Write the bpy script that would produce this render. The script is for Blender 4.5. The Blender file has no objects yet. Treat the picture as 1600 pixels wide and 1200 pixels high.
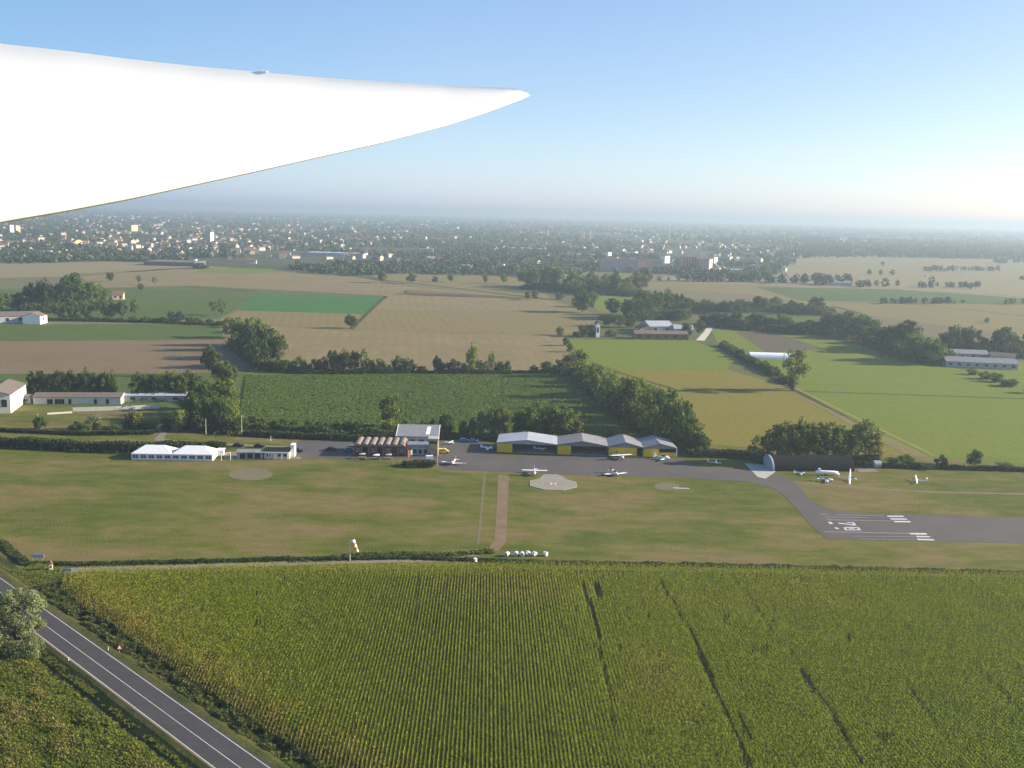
import bpy, math, random
import numpy as np
from mathutils import Vector, Matrix
C = bpy.context.scene
COL = C.collection
R = math.radians
random.seed(7)
rng = np.random.default_rng(11)

# ------------------------------------------------------------------ camera
H = 100.0                       # the aircraft flies about 100 m above the fields
F = 1570.0                      # focal length in photo pixels (1600 wide)
PITCH, ROLL = R(9.72), R(1.40)
_f = Vector((0, math.cos(PITCH), -math.sin(PITCH)))
_u0 = Vector((0, math.sin(PITCH), math.cos(PITCH)))
_r0 = Vector((1, 0, 0))
_r = _r0 * math.cos(ROLL) + _u0 * math.sin(ROLL)
_u = _u0 * math.cos(ROLL) - _r0 * math.sin(ROLL)
CAM = Vector((0, 0, H))
cd = bpy.data.cameras.new('camera'); cam = bpy.data.objects.new('camera', cd); COL.objects.link(cam)
cam.matrix_world = Matrix(((_r.x, _u.x, -_f.x, CAM.x), (_r.y, _u.y, -_f.y, CAM.y), (_r.z, _u.z, -_f.z, CAM.z), (0, 0, 0, 1)))
cd.sensor_width = 36; cd.lens = 36 * F / 1600; cd.clip_start = 0.1; cd.clip_end = 120000
C.camera = cam

# ------------------------------------------------------------------ light
SUN_EL, SUN_AZ = R(19), R(7)     # azimuth measured from +X (right of the photo) towards +Y
sdir = Vector((math.cos(SUN_EL) * math.cos(SUN_AZ), math.cos(SUN_EL) * math.sin(SUN_AZ), math.sin(SUN_EL)))
sl = bpy.data.lights.new('sun', 'SUN'); sl.energy = 4.6; sl.angle = R(0.55); sl.color = (1.0, 0.87, 0.68)
so = bpy.data.objects.new('sun', sl); COL.objects.link(so)
so.rotation_euler = (-sdir).to_track_quat('-Z', 'Y').to_euler()
W = bpy.data.worlds.new('World'); C.world = W; W.use_nodes = True
nt = W.node_tree; bg = nt.nodes['Background']
sky = nt.nodes.new('ShaderNodeTexSky'); sky.sky_type = 'NISHITA'; sky.sun_disc = False
sky.sun_elevation = SUN_EL; sky.sun_rotation = R(90) - SUN_AZ
sky.altitude = 0; sky.air_density = 0.6; sky.dust_density = 0.8; sky.ozone_density = 1.0
m1 = nt.nodes.new('ShaderNodeVectorMath'); m1.operation = 'MULTIPLY_ADD'; nt.links.new(sky.outputs[0], m1.inputs[0])
m1.inputs[1].default_value = (1.10, .98, .53); m1.inputs[2].default_value = (.38, 1.08, 3.35)      # clear late-summer blue
tc = nt.nodes.new('ShaderNodeTexCoord'); dp = nt.nodes.new('ShaderNodeVectorMath'); dp.operation = 'DOT_PRODUCT'     # paler towards the sun, deeper away from it
nt.links.new(tc.outputs['Generated'], dp.inputs[0]); dp.inputs[1].default_value = (math.cos(SUN_AZ), math.sin(SUN_AZ), 0)
mr = nt.nodes.new('ShaderNodeMapRange'); mr.interpolation_type = 'SMOOTHSTEP'; mr.inputs['From Min'].default_value = -.55; mr.inputs['From Max'].default_value = .10; nt.links.new(dp.outputs['Value'], mr.inputs['Value'])
mx = nt.nodes.new('ShaderNodeMix'); mx.data_type = 'RGBA'; nt.links.new(mr.outputs[0], mx.inputs[0]); mx.inputs[6].default_value = (.68, .81, .90, 1); mx.inputs[7].default_value = (1.06, 1.02, 1.03, 1)
m2 = nt.nodes.new('ShaderNodeVectorMath'); m2.operation = 'MULTIPLY'; nt.links.new(m1.outputs[0], m2.inputs[0]); nt.links.new(mx.outputs[2], m2.inputs[1])
nt.links.new(m2.outputs[0], bg.inputs[0]); bg.inputs[1].default_value = 0.052
C.view_settings.view_transform = 'Standard'; C.view_settings.look = 'None'
C.view_settings.gamma = 1; C.view_settings.exposure = 1.66
C.render.engine = 'CYCLES'
C.cycles.max_bounces = 4; C.cycles.diffuse_bounces = 2; C.cycles.volume_bounces = 0
C.cycles.transparent_max_bounces = 6
C.cycles.use_denoising = True

# ------------------------------------------------------------------ helpers
def ray(px, py):
    return _f + _r * ((px - 800) / F) + _u * ((600 - py) / F)
def P(px, py, z=0.0):
    d = ray(px, py)
    t = (z - H) / d.z
    return CAM + d * t
def hor(px):
    # photo row of the true horizon in column px
    lo, hi = 200.0, 500.0
    for _ in range(30):
        m = (lo + hi) / 2
        if ray(px, m).z > 0: lo = m
        else: hi = m
    return lo
def mpp(px, py):
    # metres per photo pixel at the ground point shown there
    return (P(px, py) - CAM).dot(_f) / F
def proj(p):
    d = Vector(p) - CAM; w = d.dot(_f)
    return 800 + F * d.dot(_r) / w, 600 - F * d.dot(_u) / w

def tag(o, label=None, cat=None, group=None, kind=None):
    if label: o['label'] = label
    if cat: o['category'] = cat
    if group: o['group'] = group
    if kind: o['kind'] = kind
    return o
def link_mesh(name, verts, faces, mats, parent=None, fmat=None, smooth=False):
    me = bpy.data.meshes.new(name)
    me.from_pydata([tuple(v) for v in verts], [], faces)
    for m in (mats if isinstance(mats, (list, tuple)) else [mats]): me.materials.append(m)
    if fmat:
        for p, k in zip(me.polygons, fmat): p.material_index = k
    if smooth:
        for p in me.polygons: p.use_smooth = True
    me.update()
    o = bpy.data.objects.new(name, me); COL.objects.link(o)
    if parent: o.parent = parent
    return o
def quads(name, V, mats, parent=None, attr=None, midx=None):
    """V: (n,4,3) array of loose quads as one mesh; attr: (n,) float face value"""
    V = np.ascontiguousarray(V, dtype=np.float32); n = len(V)
    me = bpy.data.meshes.new(name)
    me.vertices.add(n * 4); me.vertices.foreach_set('co', V.reshape(-1))
    me.loops.add(n * 4); me.loops.foreach_set('vertex_index', np.arange(n * 4, dtype=np.int32))
    me.polygons.add(n); me.polygons.foreach_set('loop_start', np.arange(0, n * 4, 4, dtype=np.int32))
    try: me.polygons.foreach_set('loop_total', np.full(n, 4, dtype=np.int32))
    except Exception: pass
    for m in (mats if isinstance(mats, (list, tuple)) else [mats]): me.materials.append(m)
    if midx is not None: me.polygons.foreach_set('material_index', midx.astype(np.int32))
    me.update(calc_edges=True)
    if attr is not None:
        a = me.attributes.new('dry', 'FLOAT', 'FACE'); a.data.foreach_set('value', attr.astype(np.float32))
    o = bpy.data.objects.new(name, me); COL.objects.link(o)
    if parent: o.parent = parent
    return o
def empty(name, loc=(0, 0, 0), rz=0.0, sc=None):
    o = bpy.data.objects.new(name, None); COL.objects.link(o)
    o.location = loc; o.rotation_euler = (0, 0, rz); o.empty_display_size = 1
    if sc: o.scale = sc
    return o
def children(o): return [c for c in bpy.data.objects if c.parent == o]
KIDS = {}
def copy_tree(o, parent=None):
    c = o.copy(); COL.objects.link(c); c.parent = parent
    if o not in KIDS: KIDS[o] = children(o)
    for ch in KIDS[o]: copy_tree(ch, c)
    return c

class MB:
    def __init__(s): s.v = []; s.f = []; s.m = []
    def add(s, vs, fs, mi=0):
        b = len(s.v); s.v += [tuple(v) for v in vs]
        s.f += [tuple(i + b for i in f) for f in fs]; s.m += [mi] * len(fs)
    def box(s, x0, x1, y0, y1, z0, z1, mi=0):
        vs = [(x, y, z) for z in (z0, z1) for y in (y0, y1) for x in (x0, x1)]
        s.add(vs, [(0, 2, 3, 1), (4, 5, 7, 6), (0, 1, 5, 4), (2, 6, 7, 3), (0, 4, 6, 2), (1, 3, 7, 5)], mi)
        return s
    def tube(s, a, b, r0, r1=None, n=8, mi=0, cap=True):
        a = Vector(a); b = Vector(b); r1 = r0 if r1 is None else r1
        d = (b - a).normalized(); x = d.orthogonal().normalized(); y = d.cross(x)
        vs = []
        for c, r in ((a, r0), (b, r1)):
            for k in range(n):
                t = 2 * math.pi * k / n
                vs.append(c + (x * math.cos(t) + y * math.sin(t)) * r)
        fs = [(k, (k + 1) % n, n + (k + 1) % n, n + k) for k in range(n)]
        if cap: fs += [tuple(range(n - 1, -1, -1)), tuple(range(n, 2 * n))]
        s.add(vs, fs, mi); return s
    def loft(s, secs, n=10, mi=0, axis='y'):
        """secs: (t, ca, cz, ra, rz) elliptic sections along the axis"""
        vs = []
        for (t, ca, cz, ra, rz) in secs:
            for k in range(n):
                q = 2 * math.pi * k / n
                a, z = ca + ra * math.cos(q), cz + rz * math.sin(q)
                vs.append((a, t, z) if axis == 'y' else (t, a, z))
        m = len(secs)
        fs = [(i * n + k, i * n + (k + 1) % n, (i + 1) * n + (k + 1) % n, (i + 1) * n + k) for i in range(m - 1) for k in range(n)]
        fs += [tuple(range(n - 1, -1, -1)), tuple(range((m - 1) * n, m * n))]
        s.add(vs, fs, mi); return s
    def prism(s, poly, h0, h1, axis='z', mi=0):
        """poly extruded: axis z -> (x,y) pts; axis y -> (x,z) pts; axis x -> (y,z) pts"""
        n = len(poly)
        def mk(p, h): return {'z': (p[0], p[1], h), 'y': (p[0], h, p[1]), 'x': (h, p[0], p[1])}[axis]
        vs = [mk(p, h0) for p in poly] + [mk(p, h1) for p in poly]
        fs = [(k, (k + 1) % n, n + (k + 1) % n, n + k) for k in range(n)] + [tuple(range(n - 1, -1, -1)), tuple(range(n, 2 * n))]
        s.add(vs, fs, mi); return s
    def build(s, name, mats, parent=None, smooth=False):
        return link_mesh(name, s.v, s.f, mats, parent, s.m, smooth)

# ------------------------------------------------------------------ materials
def newmat(name):
    m = bpy.data.materials.new(name); m.use_nodes = True
    t = m.node_tree; b = t.nodes['Principled BSDF']
    b.inputs['Specular IOR Level'].default_value = 0.2
    return m, t, b
def nz(t, scale, detail=4, coord=None, rough=0.55, sx=None):
    n = t.nodes.new('ShaderNodeTexNoise'); n.inputs['Scale'].default_value = scale
    n.inputs['Detail'].default_value = detail; n.inputs['Roughness'].default_value = rough
    if coord is None:
        g = t.nodes.new('ShaderNodeNewGeometry'); coord = g.outputs['Position']
    if sx:
        mp = t.nodes.new('ShaderNodeMapping'); mp.vector_type = 'POINT'
        mp.inputs['Rotation'].default_value = (0, 0, sx[2] if len(sx) > 2 else 0)
        mp.inputs['Scale'].default_value = (sx[0], sx[1], 1)
        t.links.new(coord, mp.inputs[0]); coord = mp.outputs[0]
    t.links.new(coord, n.inputs['Vector']); return n.outputs['Fac']
def ramp(t, fac, stops):
    r = t.nodes.new('ShaderNodeValToRGB'); e = r.color_ramp.elements
    while len(e) > 1: e.remove(e[0])
    e[0].position = stops[0][0]; e[0].color = (*stops[0][1], 1)
    for p, c in stops[1:]:
        x = e.new(p); x.color = (*c, 1)
    t.links.new(fac, r.inputs[0]); return r.outputs[0]
def mix(t, a, b, fac, mode='MIX'):
    m = t.nodes.new('ShaderNodeMix'); m.data_type = 'RGBA'; m.blend_type = mode; m.clamp_factor = True
    for i, v in ((0, fac), (6, a), (7, b)):
        if isinstance(v, (int, float)): m.inputs[i].default_value = v
        elif isinstance(v, tuple): m.inputs[i].default_value = (*v, 1)
        else: t.links.new(v, m.inputs[i])
    return m.outputs[2]
def math_(t, op, a, b=None, c=None):
    m = t.nodes.new('ShaderNodeMath'); m.operation = op
    for i, v in enumerate((a, b, c)):
        if v is None: continue
        if isinstance(v, (int, float)): m.inputs[i].default_value = v
        else: t.links.new(v, m.inputs[i])
    return m.outputs[0]
def plain(name, col, rough=0.7, metal=0.0, var=0.12, scale=0.6, spec=0.25, obj=False):
    m, t, b = newmat(name)
    n = nz(t, scale, 5)
    c = ramp(t, n, [(0.25, tuple(x * (1 - var) for x in col)), (0.75, tuple(min(1, x * (1 + var)) for x in col))])
    t.links.new(c, b.inputs['Base Color'])
    b.inputs['Roughness'].default_value = rough; b.inputs['Metallic'].default_value = metal
    b.inputs['Specular IOR Level'].default_value = spec
    return m
def field_mat(name, a, b_, c, big=0.012, fine=0.5, stripe=None, bump=0.0, squash=(1, 1, 0), con=.2):
    """soil or crop: a/b/c colours blended by broad patches, fine tufts and worked lines (stripe = dir angle, period, strength, colour)"""
    m, t, b = newmat(name)
    n1 = nz(t, big, 6, rough=0.62, sx=squash)
    n2 = nz(t, fine, 4, rough=0.7)
    n3 = nz(t, big * 5.3, 5, sx=squash)
    col = ramp(t, n1, [(0.5 - con, a), (0.5, b_), (0.5 + con, c)])
    col = mix(t, col, ramp(t, n3, [(0.38, a), (0.62, c)]), 0.4)
    if stripe:
        ang, per, amt, sc = stripe
        g = t.nodes.new('ShaderNodeNewGeometry'); s = t.nodes.new('ShaderNodeSeparateXYZ'); t.links.new(g.outputs['Position'], s.inputs[0])
        d = math_(t, 'ADD', math_(t, 'MULTIPLY', s.outputs[0], math.cos(ang)), math_(t, 'MULTIPLY', s.outputs[1], math.sin(ang)))
        d = math_(t, 'ADD', d, math_(t, 'MULTIPLY', nz(t, 0.03, 2), per * 0.5))
        w = math_(t, 'SINE', math_(t, 'MULTIPLY', d, 2 * math.pi / per))
        w = math_(t, 'MULTIPLY_ADD', w, 0.5 * amt, 0.5 * amt)
        w = math_(t, 'MULTIPLY', w, nz(t, 0.02, 3))
        col = mix(t, col, sc, w)
    v = math_(t, 'MULTIPLY_ADD', n2, 0.9, 0.55)
    cc = t.nodes.new('ShaderNodeCombineXYZ')
    for i in range(3): t.links.new(v, cc.inputs[i])
    col = mix(t, col, cc.outputs[0], 1.0, 'MULTIPLY')
    t.links.new(col, b.inputs['Base Color']); b.inputs['Roughness'].default_value = 0.95
    b.inputs['Specular IOR Level'].default_value = 0.05
    if bump:
        bp = t.nodes.new('ShaderNodeBump'); bp.inputs['Strength'].default_value = 0.6; bp.inputs['Distance'].default_value = bump
        t.links.new(nz(t, fine * 1.6, 3), bp.inputs['Height']); t.links.new(bp.outputs[0], b.inputs['Normal'])
    return m
def leaf_mat(name, base=None, var=0.35, trans=0.35, dry=None, hue=None):
    m, t, b = newmat(name)
    g = t.nodes.new('ShaderNodeNewGeometry')
    if base is None:
        oi = t.nodes.new('ShaderNodeObjectInfo'); col = oi.outputs['Color']
    else:
        rgb = t.nodes.new('ShaderNodeRGB'); rgb.outputs[0].default_value = (*base, 1); col = rgb.outputs[0]
    if hue:
        col = mix(t, col, hue, math_(t, 'MULTIPLY', nz(t, 0.03, 4), 0.9))
    if dry:
        at = t.nodes.new('ShaderNodeAttribute'); at.attribute_name = 'dry'
        col = mix(t, col, dry, at.outputs['Fac'])
    v = math_(t, 'MULTIPLY_ADD', g.outputs['Random Per Island'], 2 * var, 1 - var)
    cc = t.nodes.new('ShaderNodeCombineXYZ')
    for i in range(3): t.links.new(v, cc.inputs[i])
    col = mix(t, col, cc.outputs[0], 1.0, 'MULTIPLY')
    t.links.new(col, b.inputs['Base Color']); b.inputs['Roughness'].default_value = 0.75
    b.inputs['Specular IOR Level'].default_value = 0.12
    if trans:
        tr = t.nodes.new('ShaderNodeBsdfTranslucent'); t.links.new(mix(t, col, (0.9, 1.0, 0.35), 1.0, 'MULTIPLY'), tr.inputs[0])
        ms = t.nodes.new('ShaderNodeMixShader'); ms.inputs[0].default_value = trans
        t.links.new(b.outputs[0], ms.inputs[1]); t.links.new(tr.outputs[0], ms.inputs[2])
        t.links.new(ms.outputs[0], t.nodes['Material Output'].inputs[0])
    return m

M = {}
M['white'] = plain('white_paint', (.80, .80, .78), .35, var=.04, spec=.5)
M['gel'] = plain('gelcoat', (.86, .84, .77), .6, var=.015, spec=.25)
M['offwhite'] = plain('off_white_plaster', (.52, .50, .45), .85, var=.10)
M['cream'] = plain('cream_plaster', (.62, .52, .36), .85, var=.12)
M['yellowwall'] = plain('yellow_plaster', (.72, .56, .26), .85, var=.08)
M['pinkwall'] = plain('salmon_plaster', (.58, .38, .27), .85, var=.1)
M['greywall'] = plain('grey_render', (.36, .37, .38), .85, var=.12)
M['concrete'] = plain('concrete', (.34, .33, .30), .9, var=.15)
M['brick'] = plain('brick', (.24, .105, .075), .9, var=.25, scale=2.0)
M['tile'] = plain('terracotta_roof', (.17, .085, .058), .9, var=.25, scale=.8)
M['tilegrey'] = plain('weathered_roof', (.135, .11, .09), .9, var=.25, scale=.8)
M['roofgrey'] = plain('corrugated_roof', (.20, .195, .20), .55, var=.15, scale=.3)
M['rooflight'] = plain('pale_sheet_roof', (.34, .36, .39), .5, var=.10, scale=.3)
M['roofdark'] = plain('dark_sheet_roof', (.018, .017, .017), .95, var=.2, scale=.4, spec=.05)
M['yellow'] = plain('yellow_door_paint', (.64, .42, .015), .5, var=.08, scale=.5)
M['dark'] = plain('dark_opening', (.012, .013, .015), .8)
M['glass'] = plain('window_glass', (.02, .025, .03), .12, spec=.6)
M['rubber'] = plain('rubber', (.02, .02, .02), .8)
M['red'] = plain('red_paint', (.45, .03, .03), .4, var=.05)
M['orange'] = plain('orange_fabric', (.75, .20, .04), .8, var=.1)
M['blue'] = plain('blue_paint', (.06, .14, .33), .4, var=.08)
M['steel'] = plain('grey_metal', (.35, .36, .37), .45, var=.1, metal=.3)
M['steeldark'] = plain('dim_sheet_wall', (.10, .10, .105), .8)
M['dimwall'] = plain('weathered_plaster', (.38, .35, .31), .9, var=.15)
M['shell'] = plain('weathered_shell_roof', (.19, .155, .13), .9, var=.3, scale=.8)
M['tent'] = plain('tent_canvas', (.66, .66, .67), .7, var=.03)
M['bark'] = plain('bark', (.07, .055, .04), .95, var=.3, scale=1.5)
M['wood'] = plain('wood', (.28, .17, .08), .85)
M['linepaint'] = plain('road_paint', (.46, .46, .45), .8, var=.35, scale=2.5)
M['oldpaint'] = plain('faded_runway_paint', (.20, .20, .20), .9, var=.25, scale=1.2)
M['asphalt'] = plain('road_asphalt', (.046, .045, .047), .95, var=.18, scale=.35)
M['apron'] = plain('apron_asphalt', (.074, .066, .062), .9, var=.16, scale=.08)
M['gravel'] = plain('gravel', (.17, .145, .11), .95, var=.2, scale=.4)
M['dirt'] = plain('dirt', (.150, .106, .058), .95, var=.2, scale=.25)
M['hardstand'] = plain('pad_concrete', (.205, .200, .165), .9, var=.10, scale=.5)
M['padred'] = plain('faded_red_paint', (.24, .165, .125), .9, var=.12)
M['water'] = plain('water_surface', (.25, .3, .33), .08, spec=.8)
M['leaf'] = leaf_mat('foliage')
M['farleaf'] = leaf_mat('far_foliage', (.040, .062, .024), .4, .15, hue=(.065, .080, .026))
M['hedge'] = leaf_mat('hedge_foliage', (.048, .070, .020), .4, .3)
M['corn'] = leaf_mat('maize_leaves', (.152, .218, .009), .24, .40, dry=(.32, .245, .06), hue=(.205, .230, .010))
M['corn2'] = leaf_mat('far_maize_leaves', (.125, .205, .034), .16, .40, dry=(.16, .17, .04), hue=(.140, .180, .036))
M['weeds'] = leaf_mat('weeds', (.125, .175, .016), .38, .3, dry=(.22, .175, .055), hue=(.125, .125, .022))
M['willow'] = leaf_mat('willow_leaves', (.155, .190, .098), .3, .3, hue=(.185, .205, .085))

G1, G2, G3 = (.062, .078, .022), (.098, .108, .030), (.118, .092, .040)
M['airgrass'] = field_mat('airfield_grass', (.064, .088, .010), (.106, .112, .018), (.160, .124, .052), .045, 1.6, bump=.5, squash=(.42, .9, 0), con=.07)
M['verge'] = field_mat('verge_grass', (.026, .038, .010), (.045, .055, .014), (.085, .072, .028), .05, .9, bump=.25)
M['tan1'] = field_mat('stubble', (.150, .114, .060), (.185, .141, .072), (.205, .160, .078), .012, .35, stripe=(R(6), 9, .9, (.145, .13, .055)))
M['tan2'] = field_mat('dry_maize', (.160, .125, .058), (.185, .142, .062), (.150, .135, .050), .012, .5, stripe=(R(10), 8, .9, (.125, .12, .035)), bump=.3)
M['tan3'] = field_mat('pale_stubble', (.185, .158, .080), (.205, .170, .088), (.175, .155, .085), .006, .2, stripe=(R(80), 30, .4, (.16, .15, .08)))
M['brown'] = field_mat('ploughed_field', (.130, .092, .055), (.165, .118, .072), (.15, .12, .058), .012, .4, stripe=(R(95), 12, .5, (.12, .085, .05)))
M['olive'] = field_mat('ripening_rice', (.150, .128, .022), (.166, .134, .026), (.124, .126, .018), .012, .4, stripe=(R(92), 8, .4, (.12, .12, .03)), squash=(.5, 2, 0))
M['green1'] = field_mat('bright_meadow', (.098, .136, .014), (.112, .144, .017), (.134, .144, .018), .010, .4, stripe=(R(88), 14, .35, (.085, .13, .03)))
M['green2'] = field_mat('vivid_green_crop', (.034, .105, .024), (.042, .115, .028), (.052, .118, .028), .010, .4)
M['green3'] = field_mat('green_crop', (.052, .086, .018), (.064, .098, .020), (.084, .102, .020), .010, .4, stripe=(R(85), 20, .4, (.05, .08, .03)))
M['soil'] = field_mat('dark_soil', (.085, .068, .048), (.10, .08, .055), (.085, .085, .04), .02, .4)
def ground_mat():
    m, t, b = newmat('plain_of_fields')
    g = t.nodes.new('ShaderNodeNewGeometry')
    mp = t.nodes.new('ShaderNodeMapping'); mp.inputs['Rotation'].default_value = (0, 0, R(14)); mp.inputs['Scale'].default_value = (.0022, .0040, 1)
    t.links.new(g.outputs['Position'], mp.inputs[0])
    v = t.nodes.new('ShaderNodeTexVoronoi'); v.distance = 'CHEBYCHEV'; v.inputs['Scale'].default_value = 1; v.inputs['Randomness'].default_value = .7
    v.voronoi_dimensions = '2D'; t.links.new(mp.outputs[0], v.inputs['Vector'])
    s = t.nodes.new('ShaderNodeSeparateColor'); t.links.new(v.outputs['Color'], s.inputs[0])
    c = ramp(t, s.outputs[0], [(0, (.17, .14, .085)), (.22, (.10, .115, .045)), (.45, (.19, .155, .10)), (.6, (.065, .095, .035)), (.8, (.15, .135, .06)), (1, (.09, .12, .04))])
    c = mix(t, c, (.045, .06, .025), math_(t, 'MULTIPLY', nz(t, .0016, 5, rough=.7), .5))
    n = math_(t, 'MULTIPLY_ADD', nz(t, .4, 4), .6, .7)
    cc = t.nodes.new('ShaderNodeCombineXYZ')
    for i in range(3): t.links.new(n, cc.inputs[i])
    t.links.new(mix(t, c, cc.outputs[0], 1.0, 'MULTIPLY'), b.inputs['Base Color'])
    b.inputs['Roughness'].default_value = 1; b.inputs['Specular IOR Level'].default_value = 0
    return m
M['ground'] = ground_mat()

# ------------------------------------------------------------------ ground, fields, roads
g = 17500
tag(link_mesh('ground', [(-g, -2000, 0), (g, -2000, 0), (g, g, 0), (-g, g, 0)], [(0, 1, 2, 3)], M['ground']), kind='structure')
def sheet(name, pts, m, z, ground=False):
    vs = [(p[0], p[1], z) if ground else tuple(P(p[0], p[1], z)) for p in pts]
    o = link_mesh(name, vs, [tuple(range(len(vs)))], m)
    # face up
    if o.data.polygons[0].normal.z < 0: o.data.flip_normals()
    return tag(o, kind='structure')
def strip_sheet(name, pts, w, m, z):
    """a strip of ground of width w (m, or list) along photo points"""
    c = [P(a, b, z) for a, b in pts]
    # densify
    q = []
    for i in range(len(c) - 1):
        for k in range(6): q.append(c[i].lerp(c[i + 1], k / 6))
    q.append(c[-1]); n = len(q); ws = w if isinstance(w, (list, tuple)) else [w, w]
    L, Rr = [], []
    for i, p in enumerate(q):
        d = (q[min(i + 1, n - 1)] - q[max(i - 1, 0)]); d.z = 0; d.normalize(); s = Vector((-d.y, d.x, 0))
        f = i / (n - 1) * (len(ws) - 1); k = min(int(f), len(ws) - 2); ww = ws[k] + (ws[k + 1] - ws[k]) * (f - k)
        L.append(p + s * ww / 2); Rr.append(p - s * ww / 2)
    vs = [tuple(v) for v in L + Rr]
    o = link_mesh(name, vs, [(i, i + n, i + n + 1, i + 1) for i in range(n - 1)], m)
    if o.data.polygons[0].normal.z < 0: o.data.flip_normals()
    return tag(o, kind='structure')

Z = .02
# airfield and everything round it
sheet('airfield_grass', [(-500, 690), (0, 706), (120, 712), (360, 722), (500, 728), (760, 732), (1060, 728), (1180, 722), (1400, 730), (2200, 760), (2400, 930), (1600, 896), (1200, 890), (800, 886), (400, 890), (100, 902), (30, 886), (-40, 840), (-500, 740)], M['airgrass'], Z)
sheet('grass_strip', [(-500, 640), (0, 655), (250, 662), (480, 672), (640, 676), (900, 676), (1180, 700), (1420, 712), (2200, 745), (2200, 760), (1400, 730), (1180, 722), (1060, 728), (760, 732), (500, 728), (360, 722), (120, 712), (-500, 692)], M['airgrass'], Z * 2)
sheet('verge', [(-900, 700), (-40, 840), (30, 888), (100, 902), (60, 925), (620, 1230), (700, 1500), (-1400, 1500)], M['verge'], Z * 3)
sheet('field', [(-700, 585), (0, 583), (385, 578), (400, 590), (360, 664), (240, 664), (0, 656), (-700, 648)], M['green3'], Z)
sheet('field', [(385, 585), (890, 582), (925, 600), (1000, 640), (1085, 700), (1060, 705), (370, 682)], M['green3'], Z)
sheet('field', [(-700, 535), (345, 531), (400, 582), (-700, 588)], M['brown'], Z)
sheet('field', [(-700, 508), (340, 506), (352, 531), (-700, 536)], M['green3'], Z)
sheet('field', [(-700, 452), (150, 452), (400, 454), (420, 460), (340, 498), (80, 500), (-700, 505)], M['green3'], Z)
sheet('field', [(398, 459), (606, 463), (572, 491), (372, 485)], M['green2'], Z * 2)
sheet('field', [(372, 485), (572, 491), (548, 514), (330, 507)], M['tan2'], Z * 2)
sheet('field', [(606, 463), (640, 452), (860, 468), (935, 492), (925, 515), (880, 524), (552, 515)], M['tan2'], Z)
sheet('field', [(598, 470), (600, 460), (855, 468), (905, 486), (586, 484)], M['tan1'], Z * 2)
sheet('field', [(395, 507), (552, 515), (880, 523), (893, 555), (880, 583), (448, 583), (400, 560)], M['tan1'], Z)
sheet('field', [(120, 428), (330, 416), (560, 433), (620, 445), (860, 468), (606, 462), (300, 446), (150, 450)], M['tan1'], Z)
sheet('field', [(-600, 428), (-200, 415), (200, 408), (330, 416), (120, 432), (-600, 445)], M['tan3'], Z)
sheet('field', [(320, 419), (425, 420), (440, 426), (380, 428), (306, 425)], M['green1'], Z * 2)
sheet('field', [(560, 424), (700, 424), (840, 436), (860, 468), (620, 444)], M['tan2'], Z * 2)
sheet('field', [(890, 530), (1085, 532), (1150, 560), (1135, 577), (970, 580), (908, 560)], M['green1'], Z)
sheet('field', [(925, 582), (970, 580), (1135, 577), (1215, 600), (1440, 712), (1175, 706), (1085, 700), (1000, 640)], M['olive'], Z)
sheet('field', [(1110, 514), (1180, 520), (1300, 530), (1480, 572), (1700, 628), (1900, 740), (1440, 716), (1230, 604), (1130, 550)], M['green1'], Z * 2)
sheet('field', [(1148, 518), (1215, 522), (1290, 545), (1200, 552)], M['soil'], Z * 3)
sheet('field', [(1480, 560), (1900, 590), (1900, 680), (1640, 628)], M['green1'], Z)
sheet('field', [(1010, 432), (1240, 398), (1600, 406), (2400, 430), (2400, 560), (1600, 526), (1480, 500), (1250, 470), (1060, 446)], M['tan3'], Z)
sheet('field', [(1000, 440), (1180, 444), (1600, 476), (2400, 520), (2400, 560), (1600, 524), (1350, 492), (1200, 462), (1010, 450)], M['tan2'], Z * 2)
sheet('field', [(1180, 448), (1400, 452), (1600, 466), (1600, 476), (1250, 470)], M['green3'], Z * 3)
sheet('field', [(840, 428), (1040, 430), (1030, 440), (860, 440)], M['tan2'], Z * 2)
sheet('field', [(900, 462), (1000, 462), (1010, 478), (940, 488)], M['green1'], Z * 2)
sheet('field', [(1060, 470), (1240, 480), (1340, 520), (1180, 510)], M['green3'], Z * 2)
sheet('lawn', [(-200, 634), (60, 634), (245, 640), (250, 664), (0, 657), (-200, 652)], M['airgrass'], Z * 3)
strip_sheet('grass_bank', [(1130, 545), (1250, 610), (1460, 712)], 2.2, field_mat('yellow_grass', (.19, .175, .04), (.21, .185, .045), (.18, .17, .04)), Z * 6)
strip_sheet('field_margin', [(1238, 612), (1330, 660), (1435, 713)], [1.5, 5, 9], M['tan2'], Z * 5)
# strips of waste ground between fields
for pts, w, mm in (([(405, 507), (548, 516), (880, 523)], 5, 'brown'), ([(600, 464), (548, 514)], 4, 'verge'),
                   ([(1120, 540), (1235, 606), (1430, 712)], 4.5, 'verge'), ([(1245, 611), (1600, 623), (1800, 632)], 2.5, 'verge'),
                   ([(560, 433), (700, 449), (860, 468)], 9, 'verge'), ([(960, 580), (1060, 610), (1235, 607)], 3, 'verge'),
                   ([(1300, 478), (1345, 490)], 7, 'verge'), ([(1180, 444), (1500, 458), (1800, 475)], 6, 'soil'),
                   ([(1370, 470), (1540, 487), (1700, 506)], 5, 'verge'), ([(290, 448), (400, 455)], 6, 'verge')):
    strip_sheet('field_margin', pts, w, M[mm], Z * 4)
M['patch'] = field_mat('bare_patch', (.14, .125, .075), (.15, .13, .085), (.125, .115, .06), .06, 1.2)
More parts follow.
